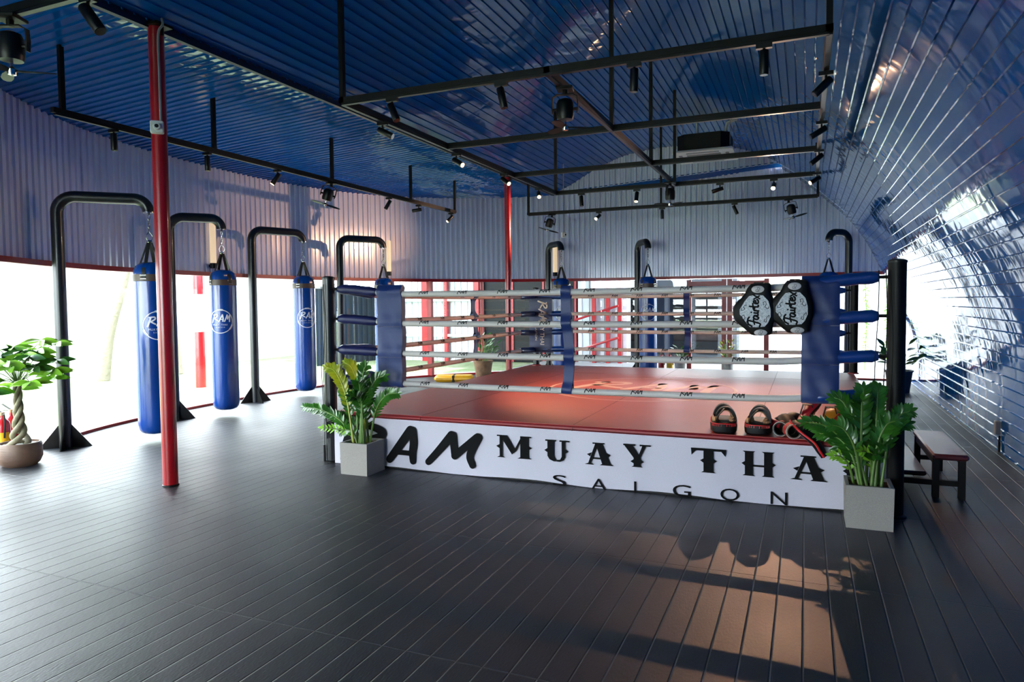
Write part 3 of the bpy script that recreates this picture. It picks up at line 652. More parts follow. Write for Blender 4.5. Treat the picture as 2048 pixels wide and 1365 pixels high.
def rear_text(t, pad, front):
    def f(u, v): return (-3.885+u, YR-0.052-0.002, 1.17+v)
    sh = []
    for s, w in ((ram_shapes((-0.24, 0.24, 0.0, 0.13)), 0.035), ([text_in('MUAY THAI', (-0.2, 0.27, -0.12, -0.05))], 0), ([text_in('SAIGON', (-0.05, 0.17, 0.0, 0.045))], 0)):
        pass
    def rot(shapes, dx, dz): return [([(y+dx, -x+dz) for x, y in vv], ff) for vv, ff in shapes]
    sh = rot(ram_shapes((-0.17, 0.17, 0.0, 0.15)), -0.03, 0.20)+rot([text_in('MUAY THAI', (-0.16, 0.30, 0.0, 0.07))], 0.0, -0.03)+rot([text_in('SAIGON', (0.02, 0.24, 0.0, 0.035))], -0.085, -0.02)
    decal('pad_lettering', sh, f, M_ROPELIT, pad)
rope_cushion('navy corner pad lettered downward on the far left ring corner', (-3.885, YR), 0.39, 1.63, 0.72, (0, -1), [1.61, 1.33, 1.03, 0.76], M_NAVYDARK, rear_text)
rope_cushion('blue cushion on the far right ropes beside the back post', (0.22, YR), 0.25, 1.64, 0.74, (0, -1), [1.61, 1.33, 1.03, 0.76], M_NAVYPAD)

def spacer(label, c, along, w, m, sway=0.012):
    t = thing('rope_spacer', (c[0], c[1], 0.75), label, 'rope strap', 'vertical straps joining the ropes')
    b = MB()
    for sgn in (-1, 1):
        P = []
        for i in range(57):
            z = 0.755+(1.64-0.755)*i/56; d = min(abs(z-l) for l in LV); o = 0.031*math.exp(-(d/0.045)**2)+0.005
            s = sway*math.sin(z*7.5); P.append((c[0]+along[0]*s-along[1]*o*sgn, c[1]+along[1]*s+along[0]*o*sgn, z))
        b.ribbon(P, (along[0], along[1], 0), w, 0.004)
    b.build('strap', m, t)
    b = MB()
    for l in LV: b.tube([(c[0]+along[0]*(sway*math.sin(l*7.5)+q), c[1]+along[1]*(sway*math.sin(l*7.5)+q), l) for q in (-w/2, w/2)], 0.034, 14)
    b.build('loop', m, t)
spacer('wide blue strap across the middle of the front ropes', (-1.80, YF), (1, 0), 0.085, M_NAVYPAD, 0.014)
spacer('narrow wavy grey-blue strap on the left side ropes', (-4.05, 8.32), (0, 1), 0.10, mat('grey blue strap', '#3a4a74', 0.5), 0.05)
spacer('blue strap on the rear ropes in front of the hanging bag', (-1.60, YR), (1, 0), 0.085, M_NAVYPAD)

# cords hanging on the two front posts
for k, (x, y, lab) in enumerate(((0.50, 5.36, 'thin black cords looped on the right front post'), (-4.215, 5.365, 'thin black jump ropes hanging down the left front post'))):
    t = thing('hanging_cord', (x, y, 0.3), lab, 'cord')
    for j in range(3):
        zb = (0.55, 0.60, 0.7)[j] if k == 0 else (0.07, 0.25, 0.3)[j]
        dx = (-0.05, 0.0, 0.035)[j] if k == 0 else (-0.012, 0.02, 0.05)[j]
        dy = -0.025 if k == 0 else 0.0
        b = MB(); b.tube([(x+dx+0.01*math.sin(z*5+j), y+dy-0.012*j, z) for z in [zb+(1.70-zb)*i/24 for i in range(25)]], 0.0035, 6)
        cd = b.build('cord', M_BLACKSTEEL, t)
        if k == 1 and j != 1:
            h = MB(); h.cyl((x+dx+0.01*math.sin(zb*5+j), y-0.012*j, zb-0.06), (x+dx+0.01*math.sin(zb*5+j), y-0.012*j, zb+0.10), 0.012, 10); h.build('handle', M_BLACK, cd)

# ------------------------------------------------------------------ belly pads on the top rope
def belly_pad():
    t = thing('belly_pad', (0, 0, 0), 'x', 'training pad', 'belly pads on the front ropes')
    out = catmull(BELLY_OUT+[BELLY_OUT[0]], 4)[:-1]; cx = sum(p[0] for p in out)/len(out); cz = sum(p[1] for p in out)/len(out)
    def ring(k, y): return [(cx+(u-cx)*k, y, cz+(v-cz)*k) for u, v in out]
    b = MB(); b.rings([ring(0.90, 0.055), ring(1.0, 0.035), ring(1.0, 0.0), ring(0.96, -0.022), ring(0.85, -0.034), ring(0.5, -0.040)]); b.build('shell', M_BLACKLEATHER, t)
    yy = lambda u, v: -0.0385-0.006*max(0, 1-((u-cx)**2+(v-cz)**2)/0.01)
    pnl = BELLY_PANEL
    b = MB(); b.prism(pnl, lambda u, v, s: (u, -0.0435 if s else -0.028, v)); p = b.build('panel', M_SILVER, t, smooth=False)
    for ov, rx, rz in ((BELLY_OVAL[0], 0.047, 0.029), (BELLY_OVAL[1], 0.046, 0.024)):
        b = MB(); b.ball((ov[0], -0.031, ov[1]), (rx, 0.013, rz), 24, 8); o_ = b.build('oval_badge', M_OVAL, t)
        f = lambda u, v, ov=ov: (ov[0]+u, -0.0455, ov[1]+v)
        decal('badge_mark', [stroke([(-.012, -.014), (-.014, -.002), (0, 0), (-.004, .014), (.012, .012), (.012, -.002), (.002, -.004), (.010, -.014), (-.012, -.014)], .0022, 2, 2), stroke([(-.004, -.010), (.004, -.008)], .002, 2, 2)], f, M_BLACKPRINT, o_)
    f = lambda u, v: (u, -0.0447, v)
    LT = [[(-.02, .75), (.06, 1.15), (.20, 1.2), (.27, 1.05)], [(.17, 1.15), (.12, .5), (.06, -.15), (-.03, -.1)], [(.04, .45), (.19, .58)],
          [(.31, .5), (.24, .55), (.20, .2), (.25, .0), (.30, .25), (.32, .5), (.325, .1), (.37, .08)], [(.41, .5), (.40, .1), (.44, .08)], [(.425, .80), (.43, .82)],
          [(.48, .5), (.475, 0)], [(.475, .25), (.51, .52), (.56, .45)], [(.62, 1.0), (.60, .12), (.65, .05)], [(.54, .60), (.71, .66)],
          [(.72, .28), (.80, .38), (.78, .56), (.72, .45), (.71, .1), (.80, .06), (.84, .2)], [(.85, .55), (.95, -.05)], [(1.0, .65), (.86, -.1)]]
    xo, zo = 0.020, -0.118; mp = lambda u, v: (xo+0.030-v*0.062, zo+u*0.225)
    decal('script_lettering', [stroke([mp(*q) for q in s_], 0.0125 if len(s_) > 2 or i in (8,) else 0.011, 5, 4) for i, s_ in enumerate(LT)], f, M_BLACKPRINT, p)
    decal('scroll_ornament', [stroke(s, 0.004, 5, 3) for s in BELLY_CURLS], f, M_BLACKPRINT, p)
    ox = BELLY_OVAL[0][0]; b = MB(); b.ribbon([(ox, 0.03, 0.13), (ox, 0.07, 0.195), (ox, 0.12, 0.195), (ox, 0.145, 0.10), (ox, 0.145, -0.05)], (1, 0, 0), 0.07, 0.006)
    b.build('strap', M_BLACKLEATHER, t)
    return t
bp1 = belly_pad(); bp2 = copy_tree(bp1)
place(bp1, (-0.360, 5.345, 1.44), 0, 'left of two black belly pads with silver script panel, hung clear on the rope')
place(bp2, (-0.115, 5.350, 1.458), 0, 'right of two black belly pads, overlapping the blue cushion')

# ------------------------------------------------------------------ pads lying on the edge of the ring
def kick_pad(label, x, y, rz):
    t = thing('kick_pad', (0, 0, 0), label, 'training pad', 'pads lying on the ring edge')
    b = MB(); R = []
    for k, (sx, z) in enumerate(((0.85, 0.0), (1.0, 0.015), (1.03, 0.05), (1.0, 0.075), (0.9, 0.085))):
        R.append([(0.098*sx*(abs(math.cos(a))**0.6)*(1 if math.cos(a) > 0 else -1), 0.20+0.20*sx*(abs(math.sin(a))**0.55)*(1 if math.sin(a) > 0 else -1), z) for a in [2*PI*i/32 for i in range(32)]])
    b.rings(R); body = b.build('pad_body', M_BLACKLEATHER, t)
    b = MB(); b.tube([(R[3][i][0]*1.01, 0.2+(R[3][i][1]-0.2)*1.005, 0.078) for i in range(32)], 0.0035, 6, close=True)
    for i in range(14): a = -PI/2+(-0.85+1.7*i/13)*1.0; x_ = 0.101*(abs(math.cos(a))**0.6)*(1 if math.cos(a) > 0 else -1); y_ = 0.2-0.202*(abs(math.sin(a))**0.55); b.box((x_, y_-0.001, 0.066), (0.004, 0.006, 0.016))
    b.build('red_stitching', M_BRIGHTRED, body)
    b = MB(); b.box((-0.062, 0.12, 0.100), (0.05, 0.16, 0.05), bev=0.02); b.box((0.062, 0.12, 0.100), (0.05, 0.16, 0.05), bev=0.02); b.build('side_cushion', M_TAN, t)
    for yy, tilt in ((0.10, 0.015), (0.26, 0.0)):
        P = [(0.070*math.cos(a)+tilt, yy+tilt*math.sin(a), 0.085+0.10*math.sin(a)) for a in [PI*i/14 for i in range(15)]]
        b = MB(); b.ribbon(P, (0, 1, 0), 0.075, 0.022); st = b.build('arm_strap', M_BLACKLEATHER, t)
        b = MB(); b.ribbon([(p[0]*0.80, p[1], 0.09+(p[2]-0.09)*0.84) for p in P], (0, 1, 0), 0.07, 0.006); b.build('strap_lining', M_TAN, st)
    b = MB(); b.ribbon([(-0.06, 0.03, 0.095), (-0.04, 0.02, 0.14), (0.0, 0.05, 0.185), (0.04, 0.08, 0.18)], (0, 1, 0.3), 0.018, 0.004); b.build('fastening_tab', M_BLACKSTEEL, t)
    place(t, (x, y, 0.502), rz)
kick_pad('leftmost black kick pad with red stitching on the ring edge', -0.556, 5.385, 0.12)
kick_pad('second black kick pad with red stitching, right of the first', -0.325, 5.395, -0.03)

def glove(label, x, y, rz, tilt, cuffm):
    t = thing('boxing_glove', (0, 0, 0), label, 'boxing glove', 'gloves lying on the ring edge')
    b = MB(); C = catmull([(0, 0.10, 0.055, 0.048), (0.005, 0.17, 0.065, 0.062), (0.015, 0.25, 0.075, 0.070), (0.03, 0.31, 0.07, 0.060), (0.04, 0.345, 0.055, 0.025)], 4)
    b.tube([(p[0], p[1], p[2]) for p in C], [p[3] for p in C], 16, sx=1.1); g = b.build('mitt', M_BLACKLEATHER, t)
    b = MB(); C = catmull([(-0.045, 0.15, 0.07, 0.026), (-0.085, 0.21, 0.08, 0.030), (-0.07, 0.27, 0.085, 0.024), (-0.05, 0.29, 0.085, 0.012)], 4)
    b.tube([p[:3] for p in C], [p[3] for p in C], 10); b.build('thumb', M_REDLEATHER, t)
    b = MB(); n = 24
    def rg(r, y): return [(r*math.cos(2*PI*i/n), y, 0.052+r*math.sin(2*PI*i/n)) for i in range(n)]
    b.rings([rg(0.040, 0.10), rg(0.043, 0.0), rg(0.052, 0.0), rg(0.054, 0.06), rg(0.052, 0.12)], caps=False); c = b.build('cuff', cuffm, t)
    b = MB(); b.rings([rg(0.042, 0.001), rg(0.040, 0.11)], caps=False); b.rings([rg(0.040, 0.11), rg(0.005, 0.112)], caps=False); b.build('cuff_lining', M_BLACKSTEEL, c)
    b = MB(); b.tube(rg(0.0525, 0.001), 0.0025, 6, close=True); b.build('cuff_piping', M_WHITELINE, c)
    b = MB(); b.rings([rg(0.0555, 0.035), rg(0.0565, 0.045), rg(0.0555, 0.075)], caps=False); b.build('wrist_band', M_BRIGHTRED, c)
    place(t, (x, y, 0.502), rz); t.rotation_euler[1] = tilt
glove('black and red boxing glove, cuff forward, beside the second kick pad', -0.165, 5.45, -0.28, 0.0, M_BLACKLEATHER)
glove('boxing glove with pale red striped cuff at the very edge of the ring', -0.070, 5.370, 0.30, 0.0, mat('brown striped cuff', '#6d3a28', 0.5, noise=(30, '#c8b4a0', 0.8)))

def curved_guard(name, label, cat, path, w, m, trim, group=None):
    """long padded guard bent along a path, with a bright edge"""
    t = thing(name, path[0], label, cat, group)
    C = catmull(path, 6); b = MB(); R = []; n = len(C)
    E1 = []
    for i, p in enumerate(C):
        p = V(p); tt = (V(C[min(i+1, n-1)])-V(C[max(i-1, 0)])).normalized(); side = tt.cross(V((0, 0, 1))); side = side.normalized() if side.length > 0.2 else V((1, 0, 0)); nn = side.cross(tt)
        k = math.sin(PI*(0.12+0.76*i/(n-1)))**0.5; ring = []
        for j in range(14): a = 2*PI*j/14; ring.append(p+side*math.cos(a)*w/2*k+nn*math.sin(a)*0.028*k)
        R.append(ring); E1.append(p+side*w/2*k+nn*0.012)
    b.rings(R); g = b.build('guard_body', m, t)
    b = MB(); b.tube(E1, 0.008, 8); b.build('edge_trim', trim, g)
    b = MB(); mid = C[n//2]; b.ribbon([(mid[0]-0.05, mid[1], mid[2]+0.0), (mid[0]-0.03, mid[1], mid[2]+0.07), (mid[0]+0.03, mid[1], mid[2]+0.07), (mid[0]+0.05, mid[1], mid[2])], (0, 1, 0.2), 0.04, 0.006); b.build('strap', M_BLACKLEATHER, g)
curved_guard('shin_guard', 'black shin guard with red edge drooping over the ring front', 'shin guard', [(-0.06, 5.52, 0.60), (-0.03, 5.42, 0.595), (0.03, 5.335, 0.545), (0.10, 5.31, 0.455), (0.13, 5.30, 0.40)], 0.13, M_BLACKLEATHER, M_BRIGHTRED, 'guards heaped at the ring corner')
curved_guard('shin_guard', 'dark red padded guard standing upright at the ring corner', 'shin guard', [(-0.03, 5.55, 0.535), (-0.01, 5.60, 0.60), (0.05, 5.65, 0.70), (0.07, 5.72, 0.735)], 0.12, M_REDLEATHER, M_BLACKLEATHER, 'guards heaped at the ring corner')
curved_guard('shin_guard', 'orange and red guard lying behind the right zz plant', 'shin guard', [(0.09, 5.60, 0.53), (0.15, 5.62, 0.60), (0.20, 5.70, 0.66), (0.24, 5.80, 0.66)], 0.12, M_ORANGE, M_BRIGHTRED, 'guards heaped at the ring corner')
curved_guard('shin_guard', 'orange padded guard arched highest behind the right zz plant', 'shin guard', [(0.22, 5.70, 0.56), (0.27, 5.74, 0.68), (0.34, 5.80, 0.72), (0.42, 5.80, 0.64), (0.45, 5.78, 0.54)], 0.12, M_ORANGE, M_BLACKLEATHER, 'guards heaped at the ring corner')
curved_guard('shin_guard', 'bright red guard with white patch beside the right corner post', 'shin guard', [(0.33, 5.56, 0.53), (0.38, 5.58, 0.58), (0.43, 5.62, 0.64), (0.47, 5.66, 0.56)], 0.10, M_BRIGHTRED, M_WHITELINE, 'guards heaped at the ring corner')

# ------------------------------------------------------------------ steps on the right of the ring
def steps():
    t = thing('ring_steps', (0.98, 6.5, 0), 'low black step bench with two maroon padded treads beside the ring', 'step bench')
    b = MB(); b.box((1.01, 6.53, 0.315), (0.235, 1.06, 0.045), bev=0.014); b.build('upper_tread', M_MAROON, t)
    b = MB(); b.box((0.77, 6.62, 0.155), (0.20, 1.02, 0.035), bev=0.012); b.build('lower_tread', M_MAROON, t)
    for x, y in ((1.09, 6.06), (1.09, 7.0), (0.92, 6.06), (0.92, 7.0)):
        b = MB(); b.box((x, y, 0.147), (0.045, 0.045, 0.294)); b.build('leg', M_BLACKSTEEL, t, smooth=False)
    for x, y in ((0.70, 6.16), (0.70, 7.08)):
        b = MB(); b.box((x, y, 0.07), (0.04, 0.04, 0.14)); b.build('leg', M_BLACKSTEEL, t, smooth=False)
    b = MB(); b.box((0.895, 6.06, 0.11), (0.43, 0.035, 0.04)); b.box((0.895, 7.0, 0.11), (0.43, 0.035, 0.04)); b.box((0.92, 6.53, 0.27), (0.03, 0.95, 0.045)); b.box((1.10, 6.53, 0.27), (0.03, 0.95, 0.045)); b.build('frame', M_BLACKSTEEL, t, smooth=False)
steps()

# ------------------------------------------------------------------ plants
def leaf(b, p, d, up, L, w, fold=0.25, curl=0.15):
    p, d, up = V(p), V(d).normalized(), V(up); s = d.cross(up); s = s.normalized() if s.length > 1e-3 else V((1, 0, 0)); n = s.cross(d)
    prof = [(0, 0.05), (0.15, 0.55), (0.4, 1.0), (0.65, 0.85), (0.88, 0.4), (1.0, 0.02)]
    k = len(b.v)
    for t, ww in prof:
        c = p+d*L*t-n*curl*L*t*t
        b.v += [tuple(c+s*w/2*ww+n*fold*w/2*ww), tuple(c), tuple(c-s*w/2*ww+n*fold*w/2*ww)]
    for i in range(len(prof)-1):
        a = k+3*i; b.f += [(a, a+1, a+4, a+3), (a+1, a+2, a+5, a+4)]
def zz_plant(label, cx, cy, tips, h):
    t = thing('potted_zz_plant', (cx, cy, 0), label, 'potted plant')
    s = 0.285; b = MB(); o, i_ = s/2, s/2-0.022
    R = [[(cx+x*q, cy+y*q, z) for x, y in ((-1, -1), (1, -1), (1, 1), (-1, 1))] for q, z in ((o*0.97, 0), (o, h), (i_, h), (i_, h-0.04))]
    b.rings(R); b.build('planter', M_CONCRETE, t, smooth=False)
    b = MB(); g = 12; random.seed(3)
    for a in range(g+1):
        for c in range(g+1): b.v.append((cx-i_+2*i_*a/g, cy-i_+2*i_*c/g, h-0.022+random.uniform(-.006, .008)))
    for a in range(g):
        for c in range(g): k = a*(g+1)+c; b.f.append((k, k+1, k+g+2, k+g+1))
    b.build('soil', M_SOIL, t)
    tips = list(tips)+[((tx*0.55+cx*0.45+random.uniform(-.05, .05), ty+random.uniform(-.1, .1), tz*0.80+0.04), 'g') for (tx, ty, tz), kd in tips[::2]]
    for q, (tip, kind) in enumerate(tips):
        tip = V(tip); a = random.uniform(0, 6.28); base = V((cx+0.07*math.cos(a)*random.uniform(.3, 1)+(tip.x-cx)*0.15, cy+0.06*math.sin(a), h-0.03))
        base.x = max(cx-i_+.02, min(cx+i_-.02, base.x))
        top = tip-V((0, 0, 0)); lean = V((top.x-base.x, top.y-base.y, 0)); hh = top.z-base.z
        mid = base+lean*0.25+V((0, 0, max(hh*0.62, 0.10)))
        m2 = base+lean*0.62+V((0, 0, max(hh*0.93, 0.12)))
        C = [V(c) for c in catmull([base, mid, m2, top], 8)]
        L = sum((C[i+1]-C[i]).length for i in range(len(C)-1))
        b = MB(); b.tube(C, [0.0105*(1-0.72*i/(len(C)-1)) for i in range(len(C))], 8)
        fr = b.build('stem', M_LEAFYEL if kind == 'y' else M_STEM, t)
        lv = MB(); npair = max(5, int(L/(0.038 if kind != 'l' else 0.045)))
        for k in range(npair):
            f = 0.26+0.72*k/(npair-1); x = f*(len(C)-1); i = min(len(C)-2, int(x)); p = C[i].lerp(C[i+1], x-i); tt = (C[i+1]-C[i]).normalized()
            sd = tt.cross(V((0.25, -1, 0.25))); sd = sd.normalized() if sd.length > 0.1 else V((1, 0, 0))
            sz = (0.074 if kind != 'l' else 0.055)*(0.72+0.5*math.sin(PI*min(1, f*0.95)))*random.uniform(.88, 1.1)
            for sg in (-1, 1):
                d = sd*sg*0.72+tt*0.80+V((random.uniform(-.08, .08), random.uniform(-.22, .05), random.uniform(-.05, .05)))
                leaf(lv, p, d, V((0.1, -0.75, 0.6))+V((random.uniform(-.35, .35), random.uniform(-.2, .2), 0)), sz, sz*0.36)
        leaf(lv, C[-1], C[-1]-C[-2], V((0, -1, 0.4)), 0.06, 0.026)
        lv.build('leaves', {'y': M_LEAFYEL, 'l': M_LEAFLITE}.get(kind, M_LEAF), fr)
zz_plant('zz plant with two yellowing fronds in a square concrete pot by the left post', -3.66, 5.185, ZZ_LEFT, 0.282)
zz_plant('dense dark zz plant in a square concrete pot hiding the right ring corner', 0.395, 5.16, ZZ_RIGHT, 0.283)

def money_tree():
    cx, cy = -6.93, 4.25
    t = thing('money_tree', (cx, cy, 0), 'braided trunk money tree in a banded brown bowl at the left edge', 'potted plant')
    b = MB(); b.lathe([(0.02, 0), (0.13, 0), (0.16, 0.025), (0.185, 0.08), (0.182, 0.20), (0.17, 0.222), (0.158, 0.222), (0.155, 0.185), (0.01, 0.185)], (cx, cy, 0), 36); b.build('bowl', M_WOVEN, t)
    b = MB(); random.seed(9)
    for i in range(120):
        a = random.uniform(0, 6.28); r = 0.14*math.sqrt(random.random()); b.ball((cx+r*math.cos(a), cy+r*math.sin(a), 0.193), (0.016, 0.014, 0.011), 6, 4)
    b.build('pebbles', M_STONES, t)
    for k in range(3):
        b = MB(); P = []; W = []
        for i in range(40):
            s = i/39; z = 0.19+0.62*s; sp = 0.065*(1-s)**4+0.021; a = 2*PI*(k/3+s*1.9); P.append((cx+sp*math.cos(a), cy+sp*math.sin(a), z)); W.append(0.028-0.010*s)
        b.tube(P, W, 10); b.build('trunk', M_TRUNK, t)
    top = V((cx, cy, 0.80)); random.seed(21)
    for k in range(34):
        a = 2*PI*k/17*1.07+random.uniform(-.2, .2); up = random.uniform(-0.08, 0.40); r = random.uniform(0.08, 0.36)
        if k in (4, 5): a = 0.62+0.25*(k-4); r = 0.35-0.05*(k-4); up = 0.20-0.12*(k-4)
        e = top+V((r*math.cos(a), r*math.sin(a), up)); mid = top.lerp(e, 0.5)+V((0, 0, 0.06))
        C = catmull([top+V((0, 0, -0.02)), mid, e], 6); b = MB(); b.tube(C, 0.004, 6); br = b.build('branch', M_STEM, t)
        lv = MB(); ax = (V(C[-1])-V(C[-2])).normalized()
        for j in range(7):
            q = 2*PI*j/7; sd = ax.cross(V((0, 0, 1))).normalized(); u2 = sd.cross(ax)
            d = (sd*math.cos(q)+V((ax.x, ax.y, 0))*math.sin(q))*0.9+V((0, 0, -0.16+0.3*random.random()))
            leaf(lv, e, d, (0.35, -0.75, 0.6), random.uniform(0.13, 0.20), 0.068, 0.15, 0.2)
        lv.build('leaves', M_LEAFLITE if k % 4 else M_LEAF, br)
money_tree()

def small_pot_plant(name, label, x, y, potm, r, h, leafm, lh, n, seed, wide=0.05, stake=False, group=None, taper=0.78):
    t = thing(name, (x, y, 0), label, 'potted plant', group); random.seed(seed)
    b = MB(); b.lathe([(0.01, 0), (r*taper, 0), (r*(taper+1)/2, h*0.5), (r, h*0.93), (r*1.07, h*0.94), (r*1.07, h), (r*0.93, h), (r*0.9, h-0.04), (0.01, h-0.04)], (x, y, 0), 24); b.build('pot', potm, t)
    b = MB(); b.lathe([(0.005, 0), (r*0.9, 0.0), (r*0.88, 0.012), (0.005, 0.018)], (x, y, h-0.045), 20); b.build('soil', M_SOIL, t)
    if stake: b = MB(); b.cyl((x, y, h-0.05), (x-0.06, y, h+0.95), 0.012, 8); b.build('stake', M_TAN, t)
    st = MB(); lv = MB()
    for k in range(n):
        a = random.uniform(0, 6.28); f = random.uniform(.35, 1); e = V((x+r*1.5*f*math.cos(a), y+r*1.5*f*math.sin(a), h+lh*random.uniform(.35, 1.0)*(1.1-0.4*f))); s0 = V((x+r*.3*math.cos(a), y+r*.3*math.sin(a), h-0.04))
        st.tube([s0, s0.lerp(e, .6)+V((0, 0, .03)), e], 0.004, 5)
        for j in range(3):
            p = s0.lerp(e, .55+.22*j); d = V((math.cos(a+random.uniform(-1.2, 1.2)), math.sin(a+random.uniform(-1.2, 1.2)), random.uniform(.2, 1.4))); leaf(lv, p, d, (0, -0.5, 1), wide*random.uniform(2.0, 3.2), wide, 0.2)
    st.build('stems', M_STEM, t); lv.build('leaves', leafm, t)
small_pot_plant('potted_rubber_plant', 'leafy plant with a cane in a bark brown pot behind the left ropes', -5.98, 12.65, M_BARKPOT, 0.19, 0.36, M_LEAF, 0.62, 16, 4, 0.055, stake=True)
small_pot_plant('potted_croton', 'green shrub in a white washed pot left of the first red door', -2.30, 14.05, M_WHITEPOT, 0.115, 0.36, M_LEAF, 0.32, 18, 5, 0.035, group='white pots by the doors')
small_pot_plant('potted_croton', 'yellow green shrub in a white washed pot between the red doors', -1.385, 14.05, M_WHITEPOT, 0.115, 0.36, M_LEAFYEL, 0.42, 20, 6, 0.035, group='white pots by the doors')
small_pot_plant('potted_bird_of_paradise', 'broad leaved plant in a dark slate pot by the blue wall', 1.40, 12.75, M_DARKPOT, 0.20, 0.36, M_LEAF, 0.48, 9, 11, 0.08)

def extinguisher(label, x, y, lab=False, s=1.0, group=None):
    t = thing('fire_extinguisher', (x, y, 0), label, 'fire extinguisher', group)
    b = MB(); b.lathe([(0.02, 0), (0.058*s, 0), (0.062*s, 0.012), (0.062*s, 0.33*s), (0.055*s, 0.365*s), (0.03*s, 0.395*s), (0.02*s, 0.40*s), (0.02*s, 0.425*s)], (x, y, 0), 24); c = b.build('cylinder', M_EXT, t)
    b = MB(); b.cyl((x, y, 0.42*s), (x, y, 0.455*s), 0.018*s, 12); b.build('valve', M_TAN, t)
    b = MB(); b.ribbon([(x, y, 0.45*s), (x-0.05, y-0.01, 0.475*s), (x-0.11, y-0.02, 0.505*s)], (0, 1, 0), 0.018, 0.005); b.ribbon([(x, y, 0.44*s), (x-0.06, y-0.01, 0.445*s), (x-0.12, y-0.02, 0.44*s)], (0, 1, 0), 0.018, 0.005); b.build('handle', M_BLACKSTEEL, t)
    b = MB(); b.tube(catmull([(x+0.015, y, 0.44*s), (x+0.06, y-0.02, 0.43*s), (x+0.085, y-0.03, 0.36*s), (x+0.07, y-0.03, 0.22*s)], 6), 0.008, 8); b.build('hose', M_BLACKSTEEL, t)
    if lab:
        b = MB(); n = 12; R1 = [(x+0.0635*s*math.cos(a), y+0.0635*s*math.sin(a), 0.10*s) for a in [-PI+PI*1.1*i/n for i in range(n+1)]]
        b.v = R1+[(p[0], p[1], 0.27*s) for p in R1]; b.f = [(i, i+1, n+2+i, n+1+i) for i in range(n)]; b.build('label', M_YELLOWLABEL, c)
extinguisher('red fire extinguisher with yellow label at the far left edge', -7.31, 4.33, True, 1.05)
extinguisher('plain red fire extinguisher right of the yellow labelled one', -7.43, 4.49, False, 1.05)
extinguisher('left of two red extinguishers standing by the rear glass', -2.70, 14.2, False, 1.0, 'extinguishers by the rear glass')
extinguisher('right of two red extinguishers, next to the white pot', -2.53, 14.2, True, 1.0, 'extinguishers by the rear glass')

# ------------------------------------------------------------------ bag stands and heavy bags
def bag_stand(label, p, h, zt=2.69, hz=2.55, r=0.062):
    t = thing('bag_stand', (p[0], p[1], 0), label, 'punching bag stand', 'bag stands round the glass wall')
    P = V((p[0], p[1], 0)); H = V((h[0], h[1], 0)); d = (H-P); L = d.length; d.normalize(); R = 0.17
    pts = [P, P+V((0, 0, 1.2)), P+V((0, 0, zt-R-0.02))]
    for i in range(0, 9): a = PI/2*i/8; pts.append(P+d*(R-R*math.cos(a))+V((0, 0, zt-R+R*math.sin(a))))
    R2 = min(0.15, zt-hz)
    for i in range(0, 9): a = PI/2*i/8; pts.append(P+d*(L-R2+R2*math.sin(a))+V((0, 0, zt-R2+R2*math.cos(a))))
    pts.append(H+V((0, 0, hz)))
    b = MB(); b.tube(pts, r, 20); b.build('pipe', M_STAND, t)
    b = MB(); b.cyl(H+V((0, 0, hz-0.008)), H+V((0, 0, hz)), r*1.05, 20); b.tube([H+V((0, 0, hz-0.008)), H+V((0.0, 0, hz-0.035))], 0.016, 8); b.build('end_plate', M_CHROME, t)
    e = d; s = V((-d.y, d.x, 0))
    for q in (e, -e, s, -s):
        b = MB(); w = q.cross(V((0, 0, 1)))*0.006; a0 = P+q*(r*0.7); R0 = [a0, P+q*0.25, P+q*0.24+V((0, 0, 0.012)), a0+V((0, 0, 0.27))]
        b.rings([[tuple(v+w) for v in R0], [tuple(v-w) for v in R0]]); b.build('gusset', M_BLACK, t, smooth=False)
    return t
